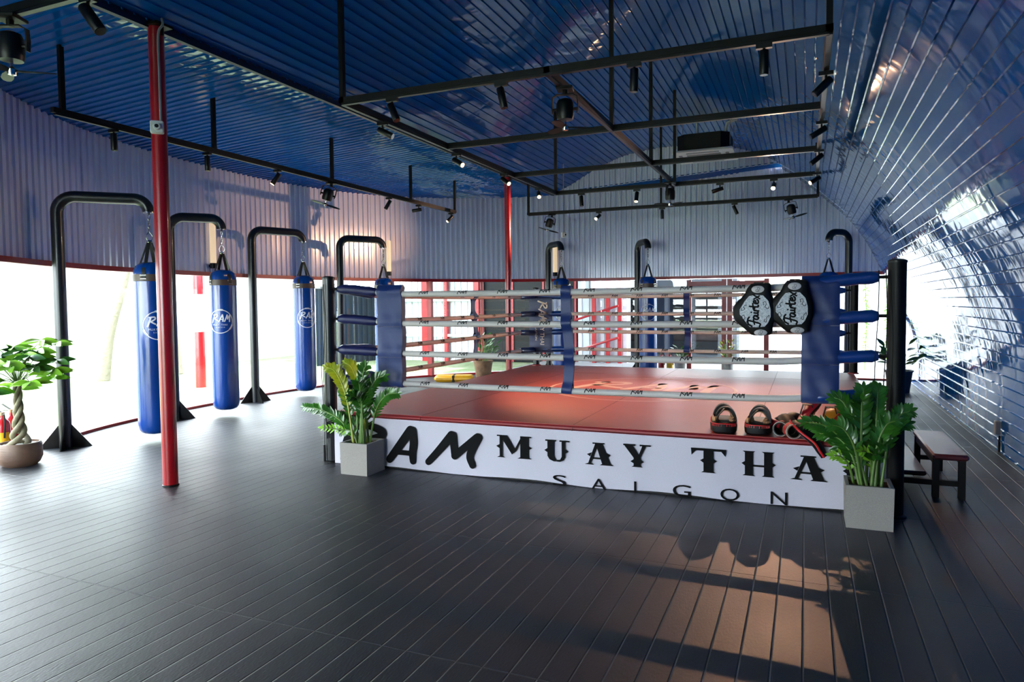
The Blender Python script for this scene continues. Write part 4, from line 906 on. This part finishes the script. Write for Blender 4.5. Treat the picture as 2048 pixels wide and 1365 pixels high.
def heavy_bag(zhook=2.55, zb=0.09):
    t = thing('heavy_bag', (0, 0, 0), 'x', 'punching bag', 'blue hanging bags')
    H = zhook-0.035; zr = 2.22
    b = MB()
    def link(c, rz, L=0.03, w=0.012, r=0.0035):
        P = [(w*math.cos(a)*math.cos(rz), w*math.cos(a)*math.sin(rz), c+L*math.sin(a)) for a in [2*PI*i/12 for i in range(12)]]; b.tube(P, r, 6, close=True)
    z = H-0.02; k = 0
    while z > zr+0.10: link(z, (k % 2)*PI/2); z -= 0.045; k += 1
    P = [(0.035*math.sin(PI*s)*(1 if q else -1), 0, z+0.02-(z+0.02-zr)*s) for q in (0, 1) for s in ([i/8 for i in range(9)] if q == 0 else [1-i/8 for i in range(9)])]
    b.tube(P, 0.004, 6); b.ball((0, 0, zr+0.005), (0.03, 0.03, 0.022), 8, 6); b.build('chain', M_CHROME, t)
    r = 0.172
    for i in range(4):
        a = PI/4+i*PI/2; u = V((math.cos(a), math.sin(a), 0)); s = V((-u.y, u.x, 0))
        m = MB(); m.ribbon([u*0.02+V((0, 0, zr)), u*(r*0.62)+V((0, 0, 1.985)), u*(r*0.97)+V((0, 0, 1.92)), u*(r+0.007)+V((0, 0, 1.86)), u*(r+0.007)+V((0, 0, 1.80))], s, 0.038, 0.004); st = m.build('strap', M_STRAP, t)
        m = MB(); c = u*(r+0.01)+V((0, 0, 1.83)); m.tube([c+s*0.03+V((0, 0, .02)), c-s*0.03+V((0, 0, .02)), c-s*0.03-V((0, 0, .02)), c+s*0.03-V((0, 0, .02))], 0.004, 6, close=True); m.build('buckle', M_CHROME, st)
    def wob(u, z):
        e = max(0, 1-(z-zb)/0.10) if z < 1.0 else max(0, (z-1.62)/0.3)
        return 1+0.016*math.sin(u*2*PI*19+math.sin(u*40))*min(1, e)+0.006*math.sin(u*2*PI*3+z*4)
    prof = [(0.01, zb), (0.09, zb+0.004), (0.135, zb+0.02), (0.162, zb+0.055), (r, zb+0.11)]+[(r, zb+0.2+i*0.15) for i in range(9)]+[(r, 1.70), (r, 1.78), (r*1.0, 1.86), (r*0.98, 1.90), (r*0.86, 1.955), (r*0.6, 1.99), (0.05, 2.0), (0.01, 2.0)]
    m = MB(); m.lathe(prof, (0, 0, 0), 64, wob); body = m.build('bag_body', M_BAG, t)
    m = MB(); m.lathe([(r+0.001, 1.785), (r+0.005, 1.787), (r+0.005, 1.86), (r+0.001, 1.862)], (0, 0, 0), 48); m.build('top_band', M_BAND, t)
    f = lambda u, v: ((r+0.004)*math.sin(u/r), -(r+0.004)*math.cos(u/r), 1.30+v)
    R = 0.155; ring = [stroke([(R*math.cos(2*PI*i/24), R*math.sin(2*PI*i/24)) for i in range(25)], 0.010, 3)]
    for a0 in (90, 210, 330):
        for k in range(-2, 3): a = math.radians(a0+k*5.5); ring.append(stroke([(R*math.cos(a)-.010, R*math.sin(a)-.008), (R*math.cos(a), R*math.sin(a)+.014), (R*math.cos(a)+.010, R*math.sin(a)-.008)], .006, 2, 2))
    ring += ram_shapes((-0.115, 0.125, -0.01, 0.095)); 
    g = glyph('MUAY THAI'); n = 9
    for i, ch in enumerate('MUAY THAI'):
        if ch != ' ': ring.append(text_in(ch, (-0.10+0.0225*i, -0.10+0.0225*i+(0.016 if ch != 'I' else 0.004), -0.055, -0.032)))
    for i, ch in enumerate('SAIGON'): ring.append(text_in(ch, (-0.055+0.02*i, -0.055+0.02*i+(0.010 if ch != 'I' else 0.003), -0.085, -0.070)))
    decal('printed_emblem', ring, f, M_WHITEPRINT, body)
    return t
# pole base, hook, turn of the printed side, words
BAGS = [((-7.33, 4.97), (-6.70, 5.57), 1.25, 'nearest, in front of the left glass', 'leftmost blue bag, half behind the red column'),
        ((-7.74, 6.74), (-7.30, 7.20), 0.52, 'its pole hidden behind the red column', 'blue bag with brown band just right of the red column'),
        ((-7.93, 8.42), (-7.62, 9.24), 0.95, 'standing alone between the column and the ring post', 'third blue bag from the left, clear of the ring ropes'),
        ((-7.62, 10.22), (-7.17, 10.92), 0.7, 'rising behind the left front ring post', 'blue bag behind the left front ring corner'),
        ((-4.93, 13.65), (-4.50, 13.22), 0.5, 'just right of the distant red column', 'far blue bag behind the navy corner pad'),
        ((-3.15, 14.05), (-2.84, 13.58), 0.25, 'at the middle of the rear glass', 'far blue bag seen through the middle of the ropes'),
        ((0.70, 13.72), (0.37, 13.42), 0.0, 'by the blue wall behind the right corner', 'blue bag hidden behind the right blue cushion')]
bag0 = None
for k, (p, h, tz, ls, lb) in enumerate(BAGS):
    bag_stand('dark grey bent pipe bag stand '+ls, p, h)
    o = bag0 if bag0 and False else (heavy_bag() if k == 0 else copy_tree(bag0))
    if k == 0: bag0 = o
    place(o, (h[0], h[1], 0), tz, lb)

# ------------------------------------------------------------------ columns
def column(label, x, y, r, top):
    t = thing('support_column', (x, y, 0), label, 'column', 'red roof columns')
    b = MB(); b.cyl((x, y, 0.0), (x, y, top), r, 28); b.build('shaft', M_RED, t)
    b = MB(); b.lathe([(r, 0), (r+0.006, 0), (r+0.006, 0.012), (r, 0.016)], (x, y, 0), 28); b.build('base_ring', M_BLACK, t)
    b = MB(); b.box((x, y, top-0.01), (0.2, 0.16, 0.02)); b.box((x, y, top-0.05), (0.16, 0.012, 0.08)); b.build('head_plate', M_BLACKSTEEL, t, smooth=False)
    return t
column('thick glossy red column in front of the bags at left', -4.905, 4.205, 0.060, 3.80)
column('distant bright red column behind the ring corner', -4.96, 11.6, 0.057, 3.80)
def camera_box(label, x, y, z, face, conduit=None):
    t = thing('security_camera', (x, y, z-0.05), label, 'security camera'); f = V(face).normalized(); rz = math.atan2(f.y, f.x)
    b = MB(); b.box((x, y, z), (0.055, 0.10, 0.10), rz, 0.008); h = b.build('housing', M_WHITE, t)
    b = MB(); c = V((x, y, z))+f*0.028; b.cyl(c, c+f*0.03, 0.030, 20, 0.024); b.build('dome', M_WHITE, t)
    b = MB(); b.cyl(c+f*0.03, c+f*0.033, 0.015, 16); b.build('lens', M_BLACKSTEEL, t)
    if conduit: b = MB(); b.tube(catmull(conduit, 6), 0.010, 8); b.build('conduit', M_GREYPIPE, t)
camera_box('white cube camera strapped to the near red column', -4.845, 4.135, 2.955, (0.72, -0.70, 0), [(-4.83, 4.16, 3.0), (-4.83, 4.16, 3.4), (-4.835, 4.165, 3.70), (-4.80, 4.18, 3.78), (-4.83, 4.2, 3.84)])
camera_box('small white camera hanging below the rear light track', -4.20, 12.50, 2.78, (0.8, -0.6, 0), [(-4.20, 12.50, 2.82), (-4.20, 12.50, 3.1), (-4.20, 12.50, 3.5), (-4.20, 12.50, 4.1)])

# ------------------------------------------------------------------ light frames, spots and fans
FZ = 3.2
def frame_thing(label, bars, risers, loc, s=0.045):
    t = thing('light_track_frame', loc, label, 'light frame', 'suspended light frames')
    for a, c in bars:
        b = MB(); a, c = V(a), V(c); d = c-a; L = d.length; b.box(((a+c)/2), (L+s, s, s), math.atan2(d.y, d.x)); b.build('bar', M_BLACKSTEEL, t, smooth=False)
        b = MB(); b.box(((a+c)/2)-V((0, 0, s/2+0.008)), (L, 0.035, 0.016), math.atan2(d.y, d.x)); b.build('power_track', M_BLACK, t, smooth=False)
    for x, y, z0, z1 in risers:
        b = MB(); b.box((x, y, (z0+z1)/2), (s*0.85, s*0.85, z1-z0)); b.build('riser', M_BLACKSTEEL, t, smooth=False)
X0, X1, Y0, Y1, XM = -3.56, 0.125, 4.86, 10.22, -1.75
frame_thing('large rectangular black lighting frame hung above the ring',
            [((X0, Y0, FZ), (X1, Y0, FZ)), ((X0, Y1, FZ), (X1, Y1, FZ)), ((X0, Y0, FZ), (X0, Y1, FZ)), ((X1, Y0, FZ), (X1, Y1, FZ)), ((X0, 6.69, FZ), (X1, 6.69, FZ)), ((X0, 8.55, FZ), (X1, 8.55, FZ)), ((XM, Y0, FZ), (XM, Y1, FZ))],
            [(X0, Y0, FZ, arch(X0)), (X1, Y0, FZ, arch(X1)), (X0, Y1, FZ, arch(X0)), (X1, Y1, FZ, arch(X1)), (XM, 6.69, FZ, arch(XM)), (XM, 8.55, FZ, arch(XM)), (XM, 10.22, FZ, arch(XM))], (XM, 7.5, FZ))
TZ = 3.2
frame_thing('long black light track left of the ring over the bags', [((-5.95, 4.05, TZ), (-5.95, 11.45, TZ))], [(-5.95, y, TZ, plane_z(-5.95)) for y in (4.12, 5.8, 7.85, 9.9, 11.45)], (-5.95, 8, TZ))
frame_thing('black light track behind the ring near the rear wall', [((-4.87, 12.4, TZ), (0.17, 12.4, TZ))], [(-4.87, 12.4, TZ, 3.84), (-2.36, 12.4, TZ, arch(-2.36)), (0.17, 12.4, TZ, arch(0.17))], (-2.3, 12.4, TZ))
frame_thing('black track in the dark top left corner of the hall', [((-6.3, 2.62, TZ), (-3.3, 2.62, TZ))], [(-6.2, 2.62, TZ, plane_z(-6.2)), (-3.4, 2.62, TZ, arch(-3.4))], (-4.9, 2.62, TZ))

def spot(label, x, y, d, state=0, z=FZ, L=0.155, r=0.029):
    """state 0 off, 1 lit, 2 bright; d: way the lens points"""
    t = thing('track_spotlight', (x, y, z-0.05), label, 'spotlight', 'black track spotlights')
    d = V(d).normalized(); zb = z-0.0225-0.016
    b = MB(); b.box((x, y, zb-0.014), (0.10, 0.034, 0.028)); b.build('adapter', M_BLACK, t, smooth=False)
    b = MB(); b.cyl((x, y, zb-0.02), (x, y, zb-0.075), 0.009, 8); b.build('stem', M_BLACKSTEEL, t)
    c = V((x, y, zb-0.085)); a = c-d*0.045; e = c+d*(L-0.045)
    b = MB(); n = 20
    b.tube([a, a+d*0.004, e-d*0.002, e], [r*0.92, r, r, r*0.97], n, caps=True); h = b.build('housing', M_BLACK, t)
    b = MB(); b.cyl(e+d*0.0005, e+d*0.003, r*0.86, n); b.build('lens', (M_LAMPOFF, M_LAMPON, M_LAMPBRIGHT)[state], h)
    return e+d*0.012, d
def beam(p, d, watts, angle=50, color=(1.0, 0.68, 0.42), blend=0.5, size=0.02):
    l = bpy.data.lights.new('spot_beam', 'SPOT'); l.energy = watts; l.color = color; l.spot_size = math.radians(angle); l.spot_blend = blend; l.shadow_soft_size = size
    o = bpy.data.objects.new('spot_beam', l); COL.objects.link(o); o.location = p; o.rotation_euler = V(d).to_track_quat('-Z', 'Y').to_euler(); return o
spot('tilted spotlight nearest the left end of the front bar', -3.08, Y0, (0.45, -0.1, -0.9))
spot('second spotlight from the left on the front bar, slightly tilted', -2.12, Y0, (0.22, 0, -0.97))
spot('upright spotlight on the front bar right of the black fan', -1.11, Y0, (-0.03, 0, -1))
spot('upright spotlight near the right end of the front bar', -0.26, Y0, (0.0, 0, -1))
spot('spotlight nearest the camera on the left frame bar', X0, 5.45, (0.85, 0.1, -0.45))
e, d = spot('lit spotlight in the middle of the left frame bar', X0, 6.90, (0.80, -0.25, -0.5), 1); beam(e, (0.62, 0.15, -0.75), 240, 75)
e, d = spot('lit spotlight above the distant red column', X0, 8.22, (0.72, -0.35, -0.5), 1); beam(e, (0.6, -0.25, -0.75), 200, 70)
e, d = spot('lit round-faced spotlight at the far end of the left frame bar', X0, 9.47, (0.35, -0.75, -0.5), 1); beam(e, (0.45, -0.4, -0.75), 120, 60)
spot('spotlight nearest the camera on the right frame bar', X1, 5.62, (-0.62, -0.15, -0.62))
spot('second spotlight on the right frame bar', X1, 7.14, (-0.75, -0.15, -0.45))
spot('third spotlight on the right frame bar', X1, 8.46, (-0.65, -0.2, -0.55))
e, d = spot('lit spotlight at the far right corner of the frame', X1, 9.95, (-0.7, -0.45, -0.45), 1); beam(e, (-0.86, -0.52, -0.36), 260, 48)
spot('slim unlit spotlight left on the rear frame bar', -3.15, Y1, (0.1, -0.1, -1))
e, d = spot('lit spotlight left of centre on the rear frame bar', -2.30, Y1, (0.0, -0.42, -0.9), 1); beam(e, (0, -0.35, -0.93), 120, 60)
spot('unlit sideways spotlight on the rear frame bar', -1.12, Y1, (-0.85, -0.1, -0.25))
e, d = spot('dazzling spotlight facing us on the rear frame bar', -0.41, Y1, (-0.05, -0.75, -0.42), 2); beam(e, (0.0, -0.90, -0.40), 300, 84, (1.0, 0.56, 0.32), 0.5, 0.012)
e, d = spot('glowing spotlight low on the rear track near the red column', -3.49, 12.4, (-0.25, -0.75, -0.45), 2, TZ); beam(e, (-0.92, -0.36, -0.04), 560, 52, (1.0, 0.58, 0.36), 0.8, 0.02)
spot('upright unlit spotlight mid way on the rear track', -2.34, 12.4, (0.0, 0.05, -1), 0, TZ)
spot('tilted unlit spotlight right of middle on the rear track', -1.12, 12.4, (0.4, 0, -0.9), 0, TZ)
spot('first upright spotlight on the left track, left of the column', -5.95, 4.60, (0.02, 0, -1), 0, TZ)
spot('second upright spotlight on the left track', -5.95, 5.70, (0.02, 0, -1), 0, TZ)
e, d = spot('lit spotlight on the left track aimed down at the wall', -5.95, 6.78, (-0.42, -0.35, -0.8), 1, TZ); beam(e, (-0.75, 0.15, -0.7), 14, 55)
spot('unlit tilted spotlight right of the left track fan', -5.95, 9.25, (-0.4, -0.25, -0.8), 0, TZ)
spot('sideways unlit spotlight near the far end of the left track', -5.95, 10.15, (-0.85, -0.25, -0.12), 0, TZ)
e, d = spot('lit spotlight at the far end of the left track', -5.95, 11.3, (-0.4, -0.55, -0.65), 1, TZ)
spot('large dark spotlight in the top left corner', -3.55, 2.62, (0.52, 0.1, -0.72), 0, TZ, 0.17, 0.032)

def fan():
    t = thing('orbit_fan', (0, 0, 0), 'x', 'fan', 'black hanging fans')
    b = MB(); b.box((0, 0, -0.012), (0.13, 0.13, 0.02), bev=0.004); b.cyl((0, 0, -0.02), (0, 0, -0.06), 0.02, 12); b.build('mount', M_BLACKSTEEL, t)
    b = MB()
    for s in (-1, 1): b.ribbon([(0, 0, -0.055), (s*0.06, 0, -0.055), (s*0.095, 0, -0.075), (s*0.10, 0, -0.14), (s*0.095, 0, -0.20)], (0, 1, 0), 0.035, 0.008)
    b.build('yoke', M_BLACKSTEEL, t)
    b = MB(); b.lathe([(0.01, -0.255), (0.06, -0.25), (0.068, -0.22), (0.068, -0.13), (0.055, -0.10), (0.02, -0.085), (0.01, -0.085)], (0, 0, 0), 20); b.cyl((-0.105, 0, -0.17), (0.105, 0, -0.17), 0.012, 8); b.build('motor', M_BLACK, t)
    b = MB(); b.cyl((0, 0, -0.25), (0, 0, -0.30), 0.009, 8); b.lathe([(0.005, -0.335), (0.022, -0.33), (0.028, -0.30), (0.01, -0.285)], (0, 0, 0), 14); b.build('hub', M_CHROME, t)
    for k in range(3):
        a = 2*PI*k/3+0.25; u = V((math.cos(a), math.sin(a), 0)); s = V((-u.y, u.x, 0)); b = MB(); R = []
        for q, w in ((0.02, 0.02), (0.06, 0.045), (0.12, 0.06), (0.19, 0.055), (0.225, 0.02)):
            tw = 0.55-0.25*q/0.2; ww = s*math.cos(tw)+V((0, 0, math.sin(tw))); nn = u.cross(ww)*0.0025; c = u*q+V((0, 0, -0.308)); R.append([c-ww*w/2-nn, c+ww*w/2-nn, c+ww*w/2+nn, c-ww*w/2+nn])
        b.rings(R); b.build('blade', M_BLACK, t)
    return t
fan0 = fan()
FANS = [(XM+0.02, 5.20, FZ-0.03, 0.2, 'black fan hanging level under the frame in front'), (-5.95, 7.83, TZ-0.03, 0.9, 'black fan under the middle of the left track'),
        (-4.40, 12.4, TZ-0.03, 0.5, 'black fan at the left end of the rear track'), (XM, 9.85, FZ-0.03, 1.3, 'black fan at the far end of the ring light frame'),
        (-0.27, 12.4, TZ-0.03, 0.0, 'black fan at the right end of the rear track'), (-4.20, 2.62, TZ-0.03, 0.4, 'near black fan in the dark top left corner')]
for k, (x, y, z, rz, lb) in enumerate(FANS):
    o = fan0 if k == 0 else copy_tree(fan0); place(o, (x, y, z), rz, lb)
    sc_ = 1.0 if k not in (3,) else 0.9
    for ch in o.children:
        if ch.name.split('.')[0] in ('motor', 'hub', 'blade', 'yoke') and k in (1, 2, 4): ch.rotation_euler = (0.18, 0.25 if k != 4 else -0.25, 0)

def air_con():
    x, y, z = -1.51, 11.70, 3.84
    t = thing('ceiling_air_conditioner', (x, y, z), 'white cassette air conditioner with black casing hung on wires', 'air conditioner')
    b = MB(); h = 0.47; P = [(-h, -h), (h, -h), (h, h), (-h, h)]
    b.rings([[(x+u*q, y+v*q, zz) for u, v in P] for q, zz in ((0.985, z), (1.0, z+0.015), (0.97, z+0.04))]); b.build('panel', M_WHITE, t, smooth=False)
    b = MB(); c = 0.12; g = 0.40; O = [(-g+c, -g), (g-c, -g), (g, -g+c), (g, g-c), (g-c, g), (-g+c, g), (-g, g-c), (-g, -g+c)]
    b.rings([[(x+u, y+v, zz) for u, v in O] for zz in (z+0.04, z+0.30)]); b.build('casing', M_BLACKSTEEL, t, smooth=False)
    b = MB()
    for i in range(16): b.box((x, y-0.24+0.032*i, z-0.003), (0.52, 0.012, 0.006))
    b.build('grille', M_GREYPIPE, t, smooth=False)
    for dx, dy, w, l in ((0, -0.36, 0.5, 0.05), (0, 0.36, 0.5, 0.05), (-0.36, 0, 0.05, 0.5), (0.36, 0, 0.05, 0.5)): b = MB(); b.box((x+dx, y+dy, z-0.003), (w, l, 0.006)); b.build('louvre', mat('louvre grey', '#77797b', 0.5), t, smooth=False)
    for dx, dy in ((-0.41, -0.3), (0.41, -0.3), (-0.41, 0.3), (0.41, 0.3)): b = MB(); b.cyl((x+dx, y+dy, z+0.1), (x+dx, y+dy, arch(x+dx)), 0.005, 6); b.build('hanger_wire', M_GREYPIPE, t)
    b = MB(); b.cyl((x-0.12, y-0.1, z+0.28), (x-0.12, y-0.1, arch(x)-0.02), 0.022, 10); b.tube([(x+0.32, y-0.25, z+0.28), (x+0.36, y-0.25, z+0.45), (x+0.5, y-0.2, arch(x+0.5))], 0.022, 10); b.build('pipe', M_WHITE, t)
air_con()

# wall sconces on the corrugated wall
for x, y, lab in ((-8.36, 8.0, 'glowing wall light behind the second bag stand'), (-7.66, 11.80, 'glowing wall light above the left ring corner'), (-4.95, 14.2, 'glowing wall light behind the far bag stand')):
    i = near(x, y); p = WALLS[i]+wall_normal(i)*0.07
    t = thing('wall_light', (p.x, p.y, 2.08), lab, 'wall light', 'up-lights on the grey wall')
    b = MB(); b.cyl((p.x, p.y, 2.08), (p.x, p.y, 2.16), 0.05, 16); q = WALLS[i]; b.box(((p.x+q.x)/2, (p.y+q.y)/2, 2.12), (0.07, 0.04, 0.04), math.atan2(wall_normal(i).y, wall_normal(i).x)); b.build('holder', M_BLACK, t)
    b = MB(); b.lathe([(0.01, 0), (0.045, 0.0), (0.045, 0.60), (0.04, 0.61), (0.01, 0.612)], (p.x, p.y, 2.16), 16); b.build('tube', mat('warm uplight glow', '#e8d2b0', 0.5, emis=(1.0, 0.74, 0.45, 1), emis_s=0.65), t)  # glowing tube stands for the uplight's bright strip on the wall

# small wall socket, rubber pad
t = thing('wall_socket', (1.745, 8.05, 0.17), 'small pale socket box low on the blue curved wall', 'socket'); b = MB(); b.box((1.735, 8.05, 0.24), (0.045, 0.07, 0.13), bev=0.006); b.build('box', M_GREYPIPE, t); b = MB(); b.cyl((1.755, 8.05, 0.16), (1.755, 8.05, 0.0), 0.01, 8); b.build('cable', M_BLACKSTEEL, t)
t = thing('kick_shield', (-6.3, 11.9, 0), 'yellow foam shield lying flat by the left glass', 'foam shield'); b = MB(); b.box((-6.30, 12.0, 0.06), (0.75, 0.34, 0.12), 0.35, 0.04); b.build('foam', M_PADYELLOW, t)
b = MB(); b.box((-6.30, 12.0, 0.06), (0.05, 0.35, 0.125), 0.35, 0.01); b.build('strap', M_BLACKLEATHER, t)

# ------------------------------------------------------------------ outside
b = MB(); b.box((-2, 12, -0.17), (90, 90, 0.1)); struct(b.build('ground', M_GRASS, smooth=False))
b = MB(); W2 = [(w.x, w.y) for w in WALLS[::6]]
R = []
for i in range(0, len(WALLS), 6):
    p = WALLS[i]; n = wall_normal(i); a = p-n*0.03; c = p-n*0.75; R.append([(a.x, a.y, -0.02), (a.x, a.y, -0.12), (c.x, c.y, -0.12), (c.x, c.y, -0.02)])
b.rings(R); struct(b.build('trim_5', M_PAVING, smooth=False))
b = MB(); b.box((0, 22, -0.10), (13, 14.2, 0.08)); struct(b.build('pavement', M_YARD, smooth=False))
def garden_wall(label, a, c, h, th=0.15, m=None):
    a, c = V(a), V(c); d = c-a; b = MB(); b.box(((a.x+c.x)/2, (a.y+c.y)/2, h/2-0.12), (d.length, th, h), math.atan2(d.y, d.x)); o = b.build('garden_wall', m or M_FENCE, None, smooth=False, at=((a.x+c.x)/2, (a.y+c.y)/2, -0.12)); tag(o, label, 'wall')
garden_wall('tall white rendered wall beyond the left garden', (-15.5, -6, 0), (-15.5, 19, 0), 3.4)
garden_wall('white rendered wall beyond the rear pavement', (-1.6, 21, 0), (7, 21, 0), 4.4, m=M_REARWALL)
b = MB(); b.box((-9.3, 18.25, 3.62), (14.6, 6.9, 0.10)); tag(b.build('shade_canopy', M_GREYPIPE, None, smooth=False, at=(-9.3, 18.35, 3.57)), 'unseen flat canopy added to shade the yard behind the rear glass', 'canopy')  # out of view, added to keep the sky off the yard walls
def garden_tree(label, x, y, h, lean, seed):
    t = thing('garden_tree', (x, y, -0.12), label, 'tree', 'garden trees'); random.seed(seed)
    C = catmull([(x, y, -0.12), (x+lean*0.3, y, h*0.3), (x+lean*0.8, y+0.1, h*0.7), (x+lean, y, h)], 6); b = MB(); b.tube(C, [0.13*(1-0.6*i/(len(C)-1)) for i in range(len(C))], 10); b.build('trunk', M_BARK, t)
    lv = MB()
    for i in range(420):
        a = random.uniform(0, 6.28); r = 1.3*random.random()**0.5; p = V((x+lean+r*math.cos(a), y+r*math.sin(a), h+random.uniform(-0.7, 1.2)*(1.2-r/1.6)))
        leaf(lv, p, (random.uniform(-1, 1), random.uniform(-1, 1), random.uniform(-.6, .4)), (0, 0, 1), random.uniform(.14, .28), .09)
    lv.build('foliage', M_GARDENLEAF, t)
garden_tree('slanting garden tree outside between first stand and first bag', -14.3, 10.6, 3.3, 0.9, 1)
garden_tree('garden tree outside left of the third bag', -14.0, 12.3, 3.2, -0.3, 2)
garden_tree('garden tree outside beyond the potted money tree', -13.4, 4.2, 3.4, 0.4, 3)
garden_tree('garden tree outside beyond the rear right corner', 2.6, 19.0, 3.1, 0.2, 4)
def vine(label, x, y, seed):
    t = thing('climbing_vine', (x, y, -0.06), label, 'plant'); random.seed(seed); b = MB(); b.tube([(x, y, -0.06), (x+.03, y, 1), (x-.02, y, 2.2)], 0.012, 6); b.build('stem', M_STEM, t)
    lv = MB()
    for i in range(90):
        z = 0.15+2.0*i/90; a = random.uniform(0, 6.28); leaf(lv, (x, y, z), (math.cos(a), math.sin(a)-.4, -0.3), (0, 0, 1), 0.13, 0.07)
    lv.build('leaves', M_GARDENLEAF, t)
vine('leafy vine climbing outside behind the right corner post', 1.22, 17.2, 3)
vine('low shrub stem outside near the blue wall corner', 1.75, 18.2, 5)
# canopy posts and neighbouring buildings
t = thing('canopy_post', (-11.2, 10.4, -0.12), 'red canopy post outside behind the second bag', 'post'); b = MB(); b.cyl((-11.2, 10.4, -0.12), (-11.2, 10.4, 3.4), 0.10, 16); b.build('shaft', M_RED, t)
b = MB(); b.cyl((-11.2, 10.4, 1.0), (-11.2, 10.4, 1.75), 0.103, 16); b.build('white_sleeve', mat('pinkish white band', '#e6b8b4', 0.5), t)
def clad(parent, x0, x1, y, z0, z1, name='cladding'):
    b = MB(); xs = []; x = x0
    while x < x1: xs += [(x, 0.0), (x+0.10, 0.0), (x+0.11, 0.03), (x+0.19, 0.03)]; x += 0.2
    for x, d in xs: b.v += [(x, y+d, z0), (x, y+d, z1)]
    b.f = [(2*i, 2*i+2, 2*i+3, 2*i+1) for i in range(len(xs)-1)]; b.build(name, M_CONTAINER, parent)
bd = thing('clad_outbuilding', (-10, 17.5, -0.12), 'white corrugated outbuilding with dark red posts seen through the left rear glass', 'building')
clad(bd, -11.45, -8.40, 17.5, -0.12, 3.2)
for x, w in ((-10.02, 0.22), (-9.36, 0.10), (-8.40, 0.16), (-11.45, 0.1)): b = MB(); b.box((x, 17.40, 1.5), (w, 0.12, 3.3)); b.build('post', M_REDFRAME, bd, smooth=False)
b = MB(); b.box((-9.95, 17.38, 1.62), (3.0, 0.05, 0.07)); b.box((-9.95, 17.38, 0.62), (3.0, 0.05, 0.07)); b.build('cross_rail', M_WHITE, bd, smooth=False)
bd = thing('dark_glazed_building', (-7, 17.6, -0.06), 'dark glazed building seen behind the distant red column', 'building')
b = MB(); b.box((-6.95, 18.0, 1.5), (2.85, 0.8, 3.2)); b.build('glazing', M_DARKGLASS, bd, smooth=False)
b = MB()
for x in (-8.3, -7.4, -6.5, -5.6): b.box((x, 17.58, 1.5), (0.05, 0.04, 3.2))
b.build('mullion', M_REDFRAME, bd, smooth=False)
bd = thing('clad_annex', (-4.8, 17.5, -0.06), 'white corrugated annex with red posts seen left of the middle bag', 'building')
clad(bd, -5.50, -4.2, 17.5, -0.06, 3.2)
for x in (-5.05, -4.68, -4.37): b = MB(); b.box((x, 17.42, 1.5), (0.10, 0.08, 3.2)); b.build('post', M_REDFRAME, bd, smooth=False)
b = MB(); b.tube([(-5.5, 17.2, 0.25), (-4.3, 17.0, 0.62)], 0.03, 8); b.tube([(-5.5, 17.2, 1.05), (-4.3, 17.0, 1.42)], 0.03, 8); b.build('ramp_rail', M_RED, bd)
bd = thing('grey_office_building', (-3.2, 19, -0.06), 'grey building with dark windows seen behind the middle of the ring', 'building')
b = MB(); b.box((-3.6, 19.4, 1.0), (3.9, 0.8, 2.2)); b.build('wall', mat('office grey', '#3b4046', 0.7), bd, smooth=False)
for x in (-5.2, -4.5, -3.8, -3.1, -2.4): b = MB(); b.box((x, 18.98, 0.95), (0.55, 0.04, 1.7)); b.build('window', M_DARKGLASS, bd, smooth=False)

bd = thing('shaded_shed', (-12.0, 16.0, -0.12), 'corrugated shed coloured dark for shade, outside behind the fourth bag stand', 'shed')
b = MB(); A_, B_ = V((-12.0, 15.0, 0)), V((-11.55, 17.3, 0)); t_ = (B_-A_).normalized(); n_ = V((t_.y, -t_.x, 0)); x = 0.0
while x < (B_-A_).length:
    for q, d_ in ((0, 0), (0.09, 0), (0.10, 0.03), (0.19, 0.03)): p_ = A_+t_*(x+q)+n_*d_; b.v += [(p_.x, p_.y, -0.12), (p_.x, p_.y, 1.95)]
    x += 0.2
b.f = [(2*i, 2*i+2, 2*i+3, 2*i+1) for i in range(len(b.v)//2-1)]; b.build('cladding', M_SHADECLAD, bd)
b = MB(); b.box((-12.0, 16.2, 1.98), (2.4, 0.5, 0.06), math.atan2(t_.y, t_.x)); b.build('roof_edge', M_GREYPIPE, bd, smooth=False)
